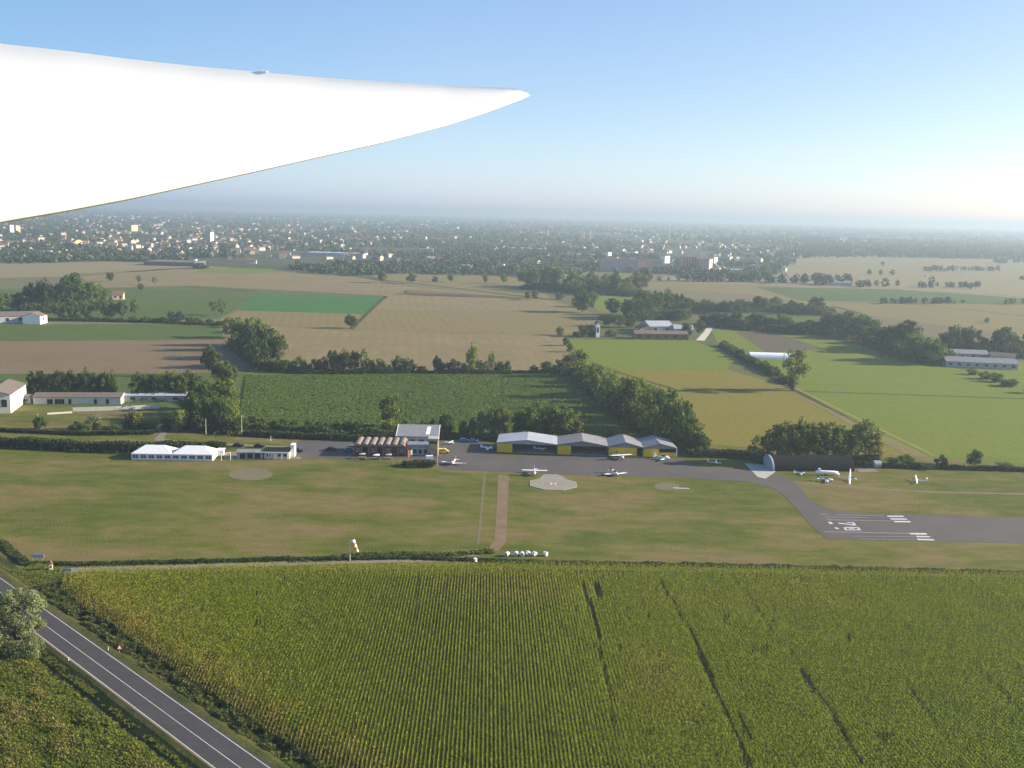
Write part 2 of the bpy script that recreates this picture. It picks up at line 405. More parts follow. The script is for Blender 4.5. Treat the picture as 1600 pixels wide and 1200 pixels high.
# apron, taxiway, runway
A = .07
sheet('apron', [(690, 686), (760, 690), (776, 712), (870, 712), (1060, 716), (1090, 728), (1180, 735), (1215, 741), (1238, 751), (1252, 764), (1264, 779), (1283, 791), (1308, 798), (1345, 802), (1420, 804), (1700, 812), (2600, 850), (2600, 893), (1700, 851), (1430, 845), (1290, 841), (1266, 820), (1243, 793), (1224, 774), (1204, 761), (1170, 753), (1060, 746), (900, 742), (700, 734), (684, 728)], M['apron'], A)
sheet('yard', [(470, 688), (530, 684), (690, 692), (690, 726), (640, 716), (560, 718), (445, 713), (440, 702)], M['apron'], A + .01)
sheet('path', [(350, 706), (470, 706), (470, 717), (350, 717)], M['gravel'], A)
sheet('apron_bay', [(1163, 724), (1186, 724), (1212, 733), (1212, 737), (1196, 748), (1184, 745)], M['concrete'], A + .02)
sheet('parking_bay', [(1338, 731), (1362, 730), (1374, 737), (1342, 738)], M['gravel'], A)
strip_sheet('dirt_track', [(787, 742), (784, 800), (782, 845), (772, 858), (735, 868), (680, 873)], [4.2, 3.6, 3.8, 3.6, 3.0, 2.2], M['dirt'], A - .02)
strip_sheet('wheel_track', [(758, 735), (752, 800), (747, 850)], .8, M['patch'], A - .02)
strip_sheet('farm_track', [(45, 893), (200, 888), (420, 882), (600, 877), (740, 874)], [3.5, 3.2, 2.6, 2.4], M['gravel'], A + .02)
strip_sheet('gravel_path', [(250, 666), (256, 676), (248, 686), (270, 692)], [3, 3, 4, 9], M['gravel'], A + .02)
strip_sheet('gravel_path', [(270, 690), (480, 700)], [3, 2], M['gravel'], A - .01)
strip_sheet('farm_road', [(1094, 532), (1104, 520), (1112, 508), (1116, 500)], [7, 6, 5, 4], plain('pale_gravel', (.42, .39, .33), .95), A)
strip_sheet('dirt_track', [(1225, 752), (1320, 760), (1440, 768), (1600, 772)], 2.0, M['dirt'], A - .02)
def ellipse(cx, cy, rx, ry, n=28): return [(cx + rx * math.cos(2 * math.pi * k / n), cy + ry * math.sin(2 * math.pi * k / n)) for k in range(n)]
sheet('worn_circle', ellipse(391, 741, 35, 9.5), M['patch'], A - .01)
# runway paint, laid out from the strokes on the asphalt
RW = []
def rwpx(zx, zy): return (1260 + zx / 7.273, 790 + zy / 7.273)
def paint(polys, m, name, z):
    mb = MB()
    for pl in polys:
        vs = [tuple(P(*rwpx(x, y), z)) for x, y in pl]; mb.add(vs, [tuple(range(len(vs)))])
    o = mb.build(name, m)
    for p in o.data.polygons:
        if p.normal.z < 0: p.flip()
    return tag(o, kind='structure')
paint([[(912, 114), (1095, 114), (1112, 128), (925, 128)], [(950, 144), (1135, 146), (1150, 160), (962, 158)], [(990, 174), (1175, 175), (1190, 190), (1003, 188)],
       [(1165, 310), (1358, 312), (1378, 330), (1182, 327)], [(1240, 343), (1395, 346), (1415, 360), (1255, 358)], [(1250, 376), (1440, 380), (1462, 396), (1270, 392)]], M['linepaint'], 'threshold_stripes', A + .05)
paint([[(240, 183), (280, 186), (308, 206), (268, 209)], [(315, 248), (350, 249), (377, 264), (340, 266)],
       [(358, 196), (400, 197), (520, 212), (500, 220), (440, 212), (365, 205)], [(500, 213), (560, 213), (568, 225), (505, 224)], [(515, 190), (540, 190), (566, 222), (540, 224)], [(455, 187), (530, 188), (536, 196), (470, 195)],
       [(412, 242), (590, 244), (598, 254), (424, 251)], [(445, 272), (612, 272), (622, 281), (450, 280)], [(412, 242), (440, 242), (470, 280), (440, 280)], [(575, 244), (595, 244), (622, 281), (590, 281)], [(480, 258), (545, 258), (550, 265), (485, 265)]], M['linepaint'], 'runway_numerals', A + .05)
paint([[(150, 95), (240, 97), (244, 102), (156, 101)], [(200, 126), (700, 135), (703, 139), (204, 130)], [(220, 158), (980, 172), (983, 177), (226, 164)], [(345, 103), (880, 112), (882, 116), (348, 107)], [(200, 292), (1160, 312), (1165, 320), (205, 299)], [(520, 345), (1230, 352), (1232, 356), (522, 349)], [(600, 375), (1240, 386), (1242, 390), (602, 380)]], M['oldpaint'], 'faded_stripes', A + .04)
# helipad: octagon of concrete on the grass
pc = P(864.5, 756.5); pr = 39.5 * mpp(864.5, 756.5)
oct_ = [(pc.x + pr * math.cos(R(22.5 + 45 * k)), pc.y + pr * 0.95 * math.sin(R(22.5 + 45 * k))) for k in range(8)]
hp = MB(); hp.prism(oct_, 0, .16)
hp = hp.build('helipad', M['hardstand']); tag(hp, kind='structure')
rim = MB()
for k in range(8):
    a, b = oct_[k], oct_[(k + 1) % 8]
    A2, B2 = Vector((*a, 0)), Vector((*b, 0)); c0 = Vector((pc.x, pc.y, 0))
    a1, b1 = A2.lerp(c0, .03), B2.lerp(c0, .03)
    a1.z = b1.z = .165; A2.z = B2.z = .165
    rim.add([A2.lerp(c0 + Vector((0, 0, .165)), .004), B2.lerp(c0 + Vector((0, 0, .165)), .004), b1, a1], [(0, 1, 2, 3)])
tag(rim.build('pad_edge_line', plain('pad_edge_paint', (.34, .34, .27), .9), None), kind='structure')
sheet('pad_neck', [(842, 747), (850, 741), (872, 741), (886, 748)], M['hardstand'], A + .03)
# faded red ring lozenge with white H
def disc(cx, cy, rx, ry, z, n=24): return [(cx + rx * math.cos(2 * math.pi * k / n), cy + ry * math.sin(2 * math.pi * k / n), z) for k in range(n)]
l = MB(); l.add([(pc.x - pr * .38, pc.y, .17), (pc.x, pc.y - pr * .36, .17), (pc.x + pr * .38, pc.y, .17), (pc.x, pc.y + pr * .36, .17)], [(0, 1, 2, 3)])
tag(l.build('pad_lozenge', M['padred']), kind='structure')
l = MB(); x, y, s = pc.x, pc.y, pr * .12
l.box(x - s, x - s * .6, y - s * 1.3, y + s * 1.3, .1, .176); l.box(x + s * .6, x + s, y - s * 1.3, y + s * 1.3, .1, .176); l.box(x - s * .6, x + s * .6, y - s * .25, y + s * .25, .1, .175)
tag(l.build('pad_letter', M['linepaint']), kind='structure')

# ------------------------------------------------------------------ public road on its low embankment
RZ = 1.3
ra, rb = P(0, 903, RZ), P(400, 1182, RZ)        # right edge line
la, lb = P(63, 994, RZ), P(333, 1200, RZ)       # left edge line
rd = ((rb - ra).normalized() + (lb - la).normalized()).normalized()
rs = Vector((-rd.y, rd.x, 0));                  # points to the field side
if (ra - la).dot(rs) < 0: rs = -rs
Wd = abs((ra - la).dot(rs))
o0 = la
def road_pt(t, s, z): p = o0 + rd * t + rs * s; return (p.x, p.y, z)
T0, T1 = -260, 190
mb = MB()
for s0, s1, z0, z1, in ((-.5, Wd + .5, RZ, RZ),):
    mb.add([road_pt(T0, s0, z0), road_pt(T1, s0, z0), road_pt(T1, s1, z1), road_pt(T0, s1, z1)], [(0, 1, 2, 3)])
tag(mb.build('road', M['asphalt']), kind='structure')
mb = MB()
prof = [(-6.0, .03), (-4.2, -.0 + .12), (-1.5, RZ - .12), (-.5, RZ - .02)]
def bank(profile):
    n = 60; vs = []
    for i in range(n + 1):
        t = T0 + (T1 - T0) * i / n
        for (s, z) in profile: vs.append(road_pt(t, s + (random.uniform(-.25, .25) if abs(z - RZ) > .1 else 0), z))
    k = len(profile)
    mb.add(vs, [(i * k + j, i * k + j + 1, (i + 1) * k + j + 1, (i + 1) * k + j) for i in range(n) for j in range(k - 1)])
bank(prof); bank([(Wd + .5, RZ - .02), (Wd + 2.2, RZ - .15), (Wd + 5.0, .12), (Wd + 7.0, .07)])
bk = mb.build('embankment', M['verge']); tag(bk, kind='structure')
for s, w in ((0, .16), (Wd, .16), (Wd * .47, .13)):
    mb = MB(); mb.add([road_pt(T0, s - w / 2, RZ + .012), road_pt(T1, s - w / 2, RZ + .012), road_pt(T1, s + w / 2, RZ + .012), road_pt(T0, s + w / 2, RZ + .012)], [(0, 1, 2, 3)])
    tag(mb.build('road_line', M['linepaint']), kind='structure')
mb = MB(); mb.add([road_pt(T0, -.48, RZ + .006), road_pt(T1, -.48, RZ + .006), road_pt(T1, -.12, RZ + .006), road_pt(T0, -.12, RZ + .006)], [(0, 1, 2, 3)])
tag(mb.build('road_shoulder', M['dirt']), kind='structure')

# ------------------------------------------------------------------ crops and ground cover (stuff)
def inpoly(x, y, poly):
    ins = np.zeros(len(x), bool); n = len(poly)
    for i in range(n):
        x1, y1 = poly[i]; x2, y2 = poly[(i + 1) % n]
        c = ((y1 > y) != (y2 > y)) & (x < (x2 - x1) * (y - y1) / (y2 - y1 + 1e-12) + x1)
        ins ^= c
    return ins
def gp(pts): return [(P(a, b).x, P(a, b).y) for a, b in pts]
def seg_dist(x, y, a, b):
    ax, ay = a; bx, by = b; dx, dy = bx - ax, by - ay
    t = np.clip(((x - ax) * dx + (y - ay) * dy) / (dx * dx + dy * dy), 0, 1)
    return np.hypot(x - ax - t * dx, y - ay - t * dy)
def vnoise(x, y, s, seed=0):
    r = np.random.default_rng(seed); n = 64; g = r.random((n, n))
    u, v = x / s, y / s; i, j = np.floor(u).astype(int), np.floor(v).astype(int); fu, fv = u - i, v - j
    fu = fu * fu * (3 - 2 * fu); fv = fv * fv * (3 - 2 * fv)
    a, b, c, d = g[i % n, j % n], g[(i + 1) % n, j % n], g[i % n, (j + 1) % n], g[(i + 1) % n, (j + 1) % n]
    return a * (1 - fu) * (1 - fv) + b * fu * (1 - fv) + c * (1 - fu) * fv + d * fu * fv
def leaves(x, y, z0, h, nl, lr, lw, rise=(.1, .5), rg=rng):
    """nl arching blades on each plant; returns quads"""
    n = len(x); out = np.zeros((n, nl, 4, 3), np.float32)
    for k in range(nl):
        a = rg.uniform(0, 2 * np.pi, n); zb = z0 + h * ((k + .5) / nl * .75 + rg.uniform(0, .2, n))
        L = lr * rg.uniform(.6, 1.25, n); dz = h * rg.uniform(rise[0], rise[1], n) * .4
        ca, sa = np.cos(a), np.sin(a); w = lw * rg.uniform(.7, 1.3, n) * .5
        tw = rg.uniform(-.5, .5, n) * w
        for q, (f, sg, zz) in enumerate(((.02, -1, 0), (.02, 1, 0), (1, .8, 1), (1, -.8, 1))):
            out[:, k, q, 0] = x + ca * L * f - sa * w * sg
            out[:, k, q, 1] = y + sa * L * f + ca * w * sg
            out[:, k, q, 2] = zb + dz * zz + tw * sg
    return out.reshape(-1, 4, 3)
# maize field right of the road: rows run away from the camera
vp = ray(765, hor(765)); rdir = np.array([vp.x, vp.y]); rdir /= np.linalg.norm(rdir); rnor = np.array([rdir[1], -rdir[0]])
cornpx = [(95, 927), (104, 908), (130, 899), (400, 891), (800, 888), (1200, 896), (1600, 903), (1900, 915), (1900, 1300), (670, 1300), (540, 1222), (420, 1152), (360, 1110), (300, 1071), (255, 1040), (192, 996), (138, 960)]
cp = gp(cornpx)
ROW = .80; step = .34
xs = [p[0] for p in cp]; ys = [p[1] for p in cp]
smin, smax = -260, 260; tmin, tmax = 120, 330
S, T = np.meshgrid(np.arange(smin, smax, ROW), np.arange(tmin, tmax, step), indexing='ij')
S = S + rng.normal(0, .035, S.shape); T = T + rng.uniform(-.2, .2, T.shape)
X = (S * rnor[0] + T * rdir[0]).ravel(); Y = (S * rnor[1] + T * rdir[1]).ravel()
k = inpoly(X, Y, cp); X, Y = X[k], Y[k]
# headland at the far edge is sown across
edge = gp([(80, 905), (130, 899), (400, 891), (800, 888), (1200, 896), (1600, 903), (1900, 915)])
de = np.min([seg_dist(X, Y, edge[i], edge[i + 1]) for i in range(len(edge) - 1)], axis=0)
kh = de < 9
X = np.where(kh, X + rng.uniform(-.4, .4, len(X)), X)
redge = gp([(95, 927), (138, 960), (192, 996), (255, 1040), (300, 1071), (360, 1110), (420, 1152), (540, 1222), (670, 1300)])
dr = np.min([seg_dist(X, Y, redge[i], redge[i + 1]) for i in range(len(redge) - 1)], axis=0)
gone = np.zeros(len(X), bool)
for a, b, w, pr_ in (((912, 920), (934, 1000), .75, 1), ((934, 1000), (962, 1150), .55, .8), ((931, 920), (938, 945), .75, 1), ((1030, 915), (1080, 1000), .6, .8), ((1080, 1000), (1172, 1215), .85, .97),
                     ((1140, 902), (1200, 985), .6, .75), ((1200, 985), (1265, 1075), .5, .5), ((1260, 1065), (1345, 1205), .8, .97), ((1250, 1063), (1270, 1095), .8, 1), ((1155, 1130), (1172, 1168), 1., 1), ((1415, 1080), (1480, 1170), .7, .85),
                     ((1520, 1050), (1600, 1130), .6, .8), ((700, 900), (690, 1010), .5, .5), ((655, 905), (648, 980), .6, .6), ((1022, 1062), (1050, 1052), .9, .9), ((1165, 1032), (1200, 1022), .9, .9), ((430, 905), (445, 915), .7, .8)):
    w *= .62; d = seg_dist(X, Y, gp([a])[0], gp([b])[0]); gone |= (d < w) & (rng.random(len(X)) < pr_)
n1 = vnoise(X, Y, 9, 3); n2 = vnoise(X, Y, 2.2, 4); n3 = vnoise(X, Y, 28, 5)
gone |= (n2 > .93) & (rng.random(len(X)) < .8)
gone |= (n1 * n2 > .72) & (rng.random(len(X)) < .7)
k = ~gone; X, Y, de, dr, n1, n2, n3 = (q[k] for q in (X, Y, de, dr, n1, n2, n3))
hgt = 2.15 + .35 * n1 + rng.normal(0, .12, len(X)) + np.where(de < 9, -.15, 0)
dry = np.clip(.72 - dr * .055 + (n2 - .5) * .9, 0, .85) * (dr < 15)
pat = P(1030, 1070); dd = np.hypot((X - pat.x) / 9, (Y - pat.y) / 16)
dry = np.maximum(dry, np.clip(.55 - .5 * dd + (n2 - .5) * .7, 0, .7))
dry = np.maximum(dry, np.clip((n3 - .62) * .9 + (n2 - .5) * .3, 0, .4))
dry = np.maximum(dry, np.where(de < 9, .18, 0)) 
hgt = np.where(dr < 4.5, hgt * (.55 + .1 * dr), hgt)
NL = 7
Q = leaves(X, Y, 0.7, hgt - .7, NL, .29, .15)
# tassels
ta = leaves(X, Y, hgt - .1, .5 + 0 * hgt, 1, .10, .11, rise=(1.2, 1.9))
dq = np.repeat(dry, NL); dq = np.clip(dq + rng.normal(0, .12, len(dq)) - .02, 0, 1)
dt = np.clip(np.repeat(dry, 1) + rng.uniform(.05, .55, len(X)), 0, 1)
corn = quads('maize_crop', np.concatenate([Q, ta]), M['corn'], attr=np.concatenate([dq, dt]))
tag(corn, 'standing green maize sown in rows right of the road, drier along its edge', 'maize', kind='stuff')
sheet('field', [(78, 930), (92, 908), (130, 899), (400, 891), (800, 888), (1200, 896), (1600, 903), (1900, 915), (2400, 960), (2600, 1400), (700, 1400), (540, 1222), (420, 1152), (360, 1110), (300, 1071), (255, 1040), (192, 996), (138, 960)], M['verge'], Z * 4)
print('corn plants', len(X))
# crop left of the road
lp = gp([(-160, 980), (0, 1018), (58, 1052), (110, 1088), (200, 1155), (300, 1225), (340, 1300), (-300, 1300), (-400, 1000)])
n = 100000
x0, x1 = min(p[0] for p in lp), max(p[0] for p in lp); y0, y1 = min(p[1] for p in lp), max(p[1] for p in lp)
X = rng.uniform(x0, x1, n * 2); Y = rng.uniform(y0, y1, n * 2); k = inpoly(X, Y, lp); X, Y = X[k], Y[k]
u = X * rs.x + Y * rs.y; v = X * rd.x + Y * rd.y
n1 = vnoise(u * 2.2, v * .8, 7, 8); n2 = vnoise(X, Y, 1.7, 9)
kk = (rng.random(len(X)) < .55 + .55 * n2) & ~((n1 < .08) & (n2 < .5)); X, Y, n1, n2 = X[kk], Y[kk], n1[kk], n2[kk]
hh = .9 + .6 * n1 + .45 * n2
dry = np.clip((n1 - .52) * 1.5 + (n2 - .5) * .6, 0, .7)
Q = leaves(X, Y, 0.0, hh, 6, .34, .13); dq = np.clip(np.repeat(dry, 6) + rng.normal(0, .1, len(X) * 6), 0, 1)
tag(quads('weedy_crop', Q, M['weeds'], attr=dq), 'uneven green and yellow crop left of the road', 'crop', kind='stuff')
# brambles and tall weeds on both banks
def bramble(name, ts, s0, s1, n, hmin, hmax, z0, label, seed, mat='weeds', dr_=.0, sc=1.0):
    r = np.random.default_rng(seed)
    t = r.uniform(ts[0], ts[1], n); s = r.uniform(s0, s1, n)
    X = o0.x + rd.x * t + rs.x * s; Y = o0.y + rd.y * t + rs.y * s
    a = vnoise(t, s * 2, 3.2, seed); b = vnoise(t, s, 1.1, seed + 1)
    k = a * .6 + b * .4 > .36; X, Y, a, b = X[k], Y[k], a[k], b[k]
    h = hmin + (hmax - hmin) * np.clip(a * .7 + b * .5 - .2, 0, 1)
    Q = leaves(X, Y, z0, h, 7, .42 * sc, .22 * sc, rg=r)
    tag(quads(name, Q, M[mat], attr=np.clip(np.repeat(dr_ + (b - .5) * .3, 7), 0, 1)), label, 'undergrowth', kind='stuff')
bramble('brambles', (-120, 190), -9.5, -5.0, 12000, .5, 2.0, 0, 'low green brambles along the foot of the left road bank', 21, dr_=.05)
tq = (P(95, 927) - o0).dot(rd)
M['scrub'] = leaf_mat('scrub_leaves', (.060, .088, .020), .4, .3, hue=(.11, .11, .030))
bramble('roadside_weeds', (tq - 6, 190), Wd + 3.0, Wd + 14.5, 34000, .5, 2.2, 0, 'dark brambles in the ditch between road and maize', 22, mat='scrub')
bramble('bank_grass', (-120, 190), -3.8, -1.5, 5000, .1, .45, .7, 'rough grass on the bank left of the road', 23, dr_=.1, sc=.6)
bramble('bank_grass', (-120, 190), Wd + .9, Wd + 5, 9000, .05, .35, .6, 'rough grass on the bank right of the road', 24, dr_=.25, sc=.6)
# weedy ditch between airfield and maize
def weedline(name, pts, w, n, hmin, hmax, label, mat, seed, kind='stuff', cat='undergrowth', lr=.5, lw=.3, nl=7, dr_=0.0, thr=.3):
    c = [P(a, b) for a, b in pts]; L = [(c[i + 1] - c[i]).length for i in range(len(c) - 1)]; tot = sum(L)
    r = np.random.default_rng(seed); cum = np.concatenate([[0], np.cumsum(L)])
    t = r.uniform(0, tot, n); i = np.clip(np.searchsorted(cum, t) - 1, 0, len(L) - 1)
    a = np.array([[p.x, p.y] for p in c]); f = ((t - cum[i]) / np.array(L)[i])[:, None]
    p = a[i] * (1 - f) + a[i + 1] * f; d = a[i + 1] - a[i]; d = d / np.linalg.norm(d, axis=1)[:, None]
    o = r.normal(0, .33, n) * w; p = p + np.stack([-d[:, 1], d[:, 0]], 1) * o[:, None]
    nn = vnoise(t, o, max(w * 1.2, 2), seed); nm = vnoise(t, o, max(w * .35, .8), seed + 1)
    k = nn * .6 + nm * .4 > thr; p, nn, nm, o = p[k], nn[k], nm[k], o[k]
    h = (hmin + (hmax - hmin) * np.clip(nn * .9 + nm * .4 - .15, 0, 1)) * np.clip(1.15 - (np.abs(o) / w) ** 2, .4, 1)
    Q = leaves(p[:, 0], p[:, 1], 0, h, nl, lr, lw, rg=r)
    ob = quads(name, Q, M[mat], attr=np.clip(np.repeat(dr_ + (nm - .5) * .3, nl), 0, 1))
    return tag(ob, label, cat, kind=kind)
weedline('ditch_weeds', [(0, 849), (38, 881), (130, 882), (270, 879), (450, 874), (640, 872), (740, 876), (860, 880), (1100, 884), (1350, 890), (1600, 896), (1900, 905)], 1.9, 13000, .2, 1.05, 'dark weeds in the ditch between airfield grass and maize', 'hedge', 31, thr=.25)
weedline('ditch_weeds', [(540, 868), (620, 866), (700, 867), (770, 862)], 2.5, 1500, .3, 1.2, 'green weeds behind the farm track near the wind cone', 'weeds', 32)
weedline('ditch_weeds', [(-80, 788), (0, 846), (38, 879)], 1.6, 2500, .2, .9, 'dark weeds in the ditch running up the left airfield edge', 'scrub', 34)
weedline('rank_grass', [(40, 888), (66, 900), (92, 918), (120, 945)], 7, 6000, .3, 1.0, 'rank grass at the corner between the track and the road', 'weeds', 33, dr_=.15)
# maize behind the clubhouse
gpoly = gp([(385, 587), (890, 584), (915, 606), (985, 640), (1065, 700), (760, 684), (372, 676)])
x0, x1 = min(p[0] for p in gpoly), max(p[0] for p in gpoly); y0, y1 = min(p[1] for p in gpoly), max(p[1] for p in gpoly)
n = 80000; X = rng.uniform(x0, x1, n); Y = rng.uniform(y0, y1, n); k = inpoly(X, Y, gpoly); X, Y = X[k], Y[k]
gone = np.zeros(len(X), bool)
for a, b in (((490, 610), (475, 660)), ((565, 600), (558, 650)), ((634, 608), (634, 655)), ((708, 610), (720, 655)), ((758, 600), (775, 640)), ((486, 590), (500, 600))):
    gone |= (seg_dist(X, Y, gp([a])[0], gp([b])[0]) < .6) & (rng.random(len(X)) < .7)
n1 = vnoise(X, Y, 12, 41); n2 = vnoise(X, Y, 2.5, 42)
gone |= (n2 > .93); X, Y, n1, n2 = (q[~gone] for q in (X, Y, n1, n2))
Q = leaves(X, Y, .12, .4 + .3 * n1 + .25 * n2, 5, .85, .5, rise=(-.1, .25))
tag(quads('maize_crop', Q, M['corn2'], attr=np.clip(np.repeat((n1 - .5) * .8, 5), 0, .6)), 'green maize field standing behind the clubhouse and hangars', 'maize', kind='stuff')

# ------------------------------------------------------------------ trees
def foliage(kind, seed, nq=1500, size=.045):
    """unit tree: crown in a box of radius .5 and height 1, made of leaf clusters round a few boughs"""
    r = np.random.default_rng(seed); puffs = []
    if kind == 'round':   zc, rz, rx, npf, pr_ = .54, .42, .40, 34, .155
    elif kind == 'tall':  zc, rz, rx, npf, pr_ = .52, .45, .38, 32, .15
    elif kind == 'bush':  zc, rz, rx, npf, pr_ = .42, .44, .42, 26, .18
    elif kind == 'loose': zc, rz, rx, npf, pr_ = .58, .38, .40, 22, .13
    elif kind == 'big':   zc, rz, rx, npf, pr_ = .56, .38, .38, 60, .105
    while len(puffs) < npf:
        p = r.uniform(-1, 1, 3)
        if (p ** 2).sum() > 1 or (p ** 2).sum() < (.12 if kind != 'tall' else 0): continue
        if kind == 'tall': p[:2] *= (1 - .55 * max(0, p[2]))
        if kind == 'round' and p[2] < -.8: continue
        puffs.append((p[0] * rx, p[1] * rx, zc + p[2] * rz, pr_ * r.uniform(.65, 1.25)))
    per = nq // npf; out = []
    for (x, y, z, q) in puffs:
        d = r.normal(0, 1, (per, 3)); d /= np.linalg.norm(d, axis=1)[:, None]
        rad = q * r.uniform(.35, 1.08, per) ** .6
        c = np.array([x, y, z]) + d * rad[:, None] * np.array([1, 1, .85])
        c[:, 2] = np.maximum(c[:, 2], .03)
        nrm = d + r.normal(0, .55, (per, 3)); nrm /= np.linalg.norm(nrm, axis=1)[:, None]
        a = np.cross(nrm, r.normal(0, 1, (per, 3))); a /= np.linalg.norm(a, axis=1)[:, None]; b = np.cross(nrm, a)
        s = size * r.uniform(.5, 1.2, per)[:, None]; s2 = s * r.uniform(.5, .9, per)[:, None]
        out.append(np.stack([c - a * s, c - b * s2, c + a * s, c + b * s2], 1))
    return np.concatenate(out), puffs
def crown_mesh(kind, seed, nq, size, mat):
    V, puffs = foliage(kind, seed, nq, size)
    o = quads('crown', V, mat); me = o.data; bpy.data.objects.remove(o)
    mb = MB(); tr = .022 if kind != 'tall' else .02
    top = (random.uniform(-.03, .03), random.uniform(-.03, .03), .5)
    mb.tube((0, 0, -.02), (top[0] * .4, top[1] * .4, .24), tr, tr * .75, 7, cap=False)
    mb.tube((top[0] * .4, top[1] * .4, .24), top, tr * .75, tr * .4, 6, cap=False)
    for p in random.sample(puffs, min(7, len(puffs))):
        zz = random.uniform(.2, .45); f = zz / .5
        mb.tube((top[0] * f, top[1] * f, zz), p[:3], tr * .42, tr * .12, 5, cap=False)
    t = mb.build('trunk', M['bark']); tm = t.data; bpy.data.objects.remove(t)
    return me, tm
VAR = {}
for kd in ('round', 'tall', 'bush', 'loose'):
    VAR[kd] = [crown_mesh(kd, 100 + 7 * i + len(kd), {'round': 2400, 'tall': 2100, 'bush': 1900, 'loose': 1100}[kd], {'round': .040, 'tall': .040, 'bush': .048, 'loose': .036}[kd], M['leaf']) for i in range(4)]
COLS = {'dark': (.058, .088, .022), 'mid': (.094, .132, .030), 'light': (.150, .185, .038), 'yellow': (.21, .21, .035), 'grey': (.15, .18, .10), 'olive': (.135, .142, .034), 'deep': (.042, .064, .022)}
ORD = ['first', 'second', 'third', 'fourth', 'fifth', 'sixth', 'seventh', 'eighth', 'ninth', 'tenth', 'eleventh', 'twelfth', 'thirteenth', 'fourteenth', 'fifteenth', 'sixteenth', 'seventeenth', 'eighteenth', 'nineteenth', 'twentieth',
       'twenty-first', 'twenty-second', 'twenty-third', 'twenty-fourth', 'twenty-fifth', 'twenty-sixth', 'twenty-seventh', 'twenty-eighth', 'twenty-ninth', 'thirtieth', 'thirty-first', 'thirty-second', 'thirty-third', 'thirty-fourth', 'thirty-fifth', 'thirty-sixth', 'thirty-seventh', 'thirty-eighth', 'thirty-ninth', 'fortieth']
NT = 0
def tree(px, py, hpx, wpx, kind, col, label, group=None, cat=None):
    global NT
    NT += 1
    k = mpp(px, py); loc = P(px, py); h, w = hpx * k * 1.08, wpx * k * 1.2
    nm = {'bush': 'shrub', 'tall': 'poplar_tree', 'round': 'broadleaf_tree', 'loose': 'broadleaf_tree'}[kind]
    o = empty(nm, loc, random.uniform(0, 6.28), (w, w, h))
    cm, tm = random.choice(VAR[kind])
    for nme, me in (('crown', cm), ('trunk', tm)):
        c = bpy.data.objects.new(nme, me); COL.objects.link(c); c.parent = o
        if nme == 'crown':
            b = COLS[col]; j = random.uniform(.82, 1.2); q = random.uniform(-.008, .012)
            c.color = (max(.01, (b[0] + q) * j), b[1] * j, b[2] * j, 1)
    tag(o, label, cat or ('shrub' if kind == 'bush' else 'tree'), group)
    return o
ADJ = {'dark': 'dark green', 'deep': 'very dark green', 'mid': 'green', 'light': 'light green', 'yellow': 'yellowish', 'grey': 'grey-green', 'olive': 'olive'}
def short_label(t):
    w = t.replace('-', ' ').split()
    if len(w) > 16:
        for a, b in (('very dark green', 'dark'), ('dark green', 'dark'), ('round-crowned', 'round'), ('open-crowned', 'open'), ('grey-green', 'grey'), ('light green', 'light')): t = t.replace(a, b)
    return t
def tree_row(items, phrase, group, per='left'):
    """items: (px, py, h, w, kind, col) ; each label counts along the row"""
    items = sorted(items, key=lambda t: t[0])
    for i, (px, py, h, w, kind, col) in enumerate(items):
        noun = {'bush': 'shrub', 'tall': 'slender tree', 'round': 'round-crowned tree', 'loose': 'open-crowned tree'}[kind]
        tree(px, py, h, w, kind, col, short_label(f'{ADJ[col]} {noun} {phrase}, {ORD[i]} from left'), group)
def line_items(pts, n, h, w, kinds, cols, jy=1.5, jx=.35):
    out = []; xs = np.array([p[0] for p in pts], float); ys = np.array([p[1] for p in pts], float)
    d = np.concatenate([[0], np.cumsum(np.hypot(np.diff(xs), np.diff(ys)))])
    for i in range(n):
        t = (i + .5 + random.uniform(-jx, jx)) / n * d[-1]
        x, y = np.interp(t, d, xs), np.interp(t, d, ys); f = random.uniform(.72, 1.2)
        hh = np.interp(t, d, h) if isinstance(h, (list, tuple)) and len(h) == len(pts) else (h[0] if isinstance(h, (list, tuple)) else h)
        out.append((float(x), float(y) + random.uniform(-jy, jy), float(hh) * f, w * random.uniform(.8, 1.25), random.choice(kinds), random.choice(cols)))
    return out
# hedge trees between clubhouse and the green maize
it = line_items([(385, 668), (480, 674), (590, 678), (640, 678)], 15, 20, 14, ['bush', 'tall', 'round'], ['dark', 'deep', 'mid'], 1)
it += [(610, 668, 50, 34, 'round', 'mid'), (605, 676, 22, 24, 'bush', 'yellow'), (696, 678, 34, 22, 'bush', 'deep'), (660, 676, 18, 14, 'bush', 'dark'), (675, 677, 22, 14, 'tall', 'dark'),
       (725, 680, 24, 16, 'bush', 'dark'), (738, 682, 30, 16, 'bush', 'dark'), (751, 684, 44, 16, 'tall', 'grey'), (768, 684, 46, 26, 'round', 'mid'), (782, 684, 48, 24, 'round', 'olive')]
tree_row(it, 'in the hedge behind the clubhouse', 'hedge trees behind the clubhouse')
tree_row([(835, 684, 54, 46, 'round', 'mid'), (812, 682, 34, 30, 'round', 'dark'), (880, 686, 50, 56, 'round', 'mid'), (857, 686, 40, 34, 'round', 'dark'), (900, 688, 34, 26, 'bush', 'olive'), (955, 690, 20, 16, 'bush', 'mid'), (1008, 692, 24, 18, 'tall', 'mid')],
         'just behind the hangar roofs', 'trees behind the hangars')
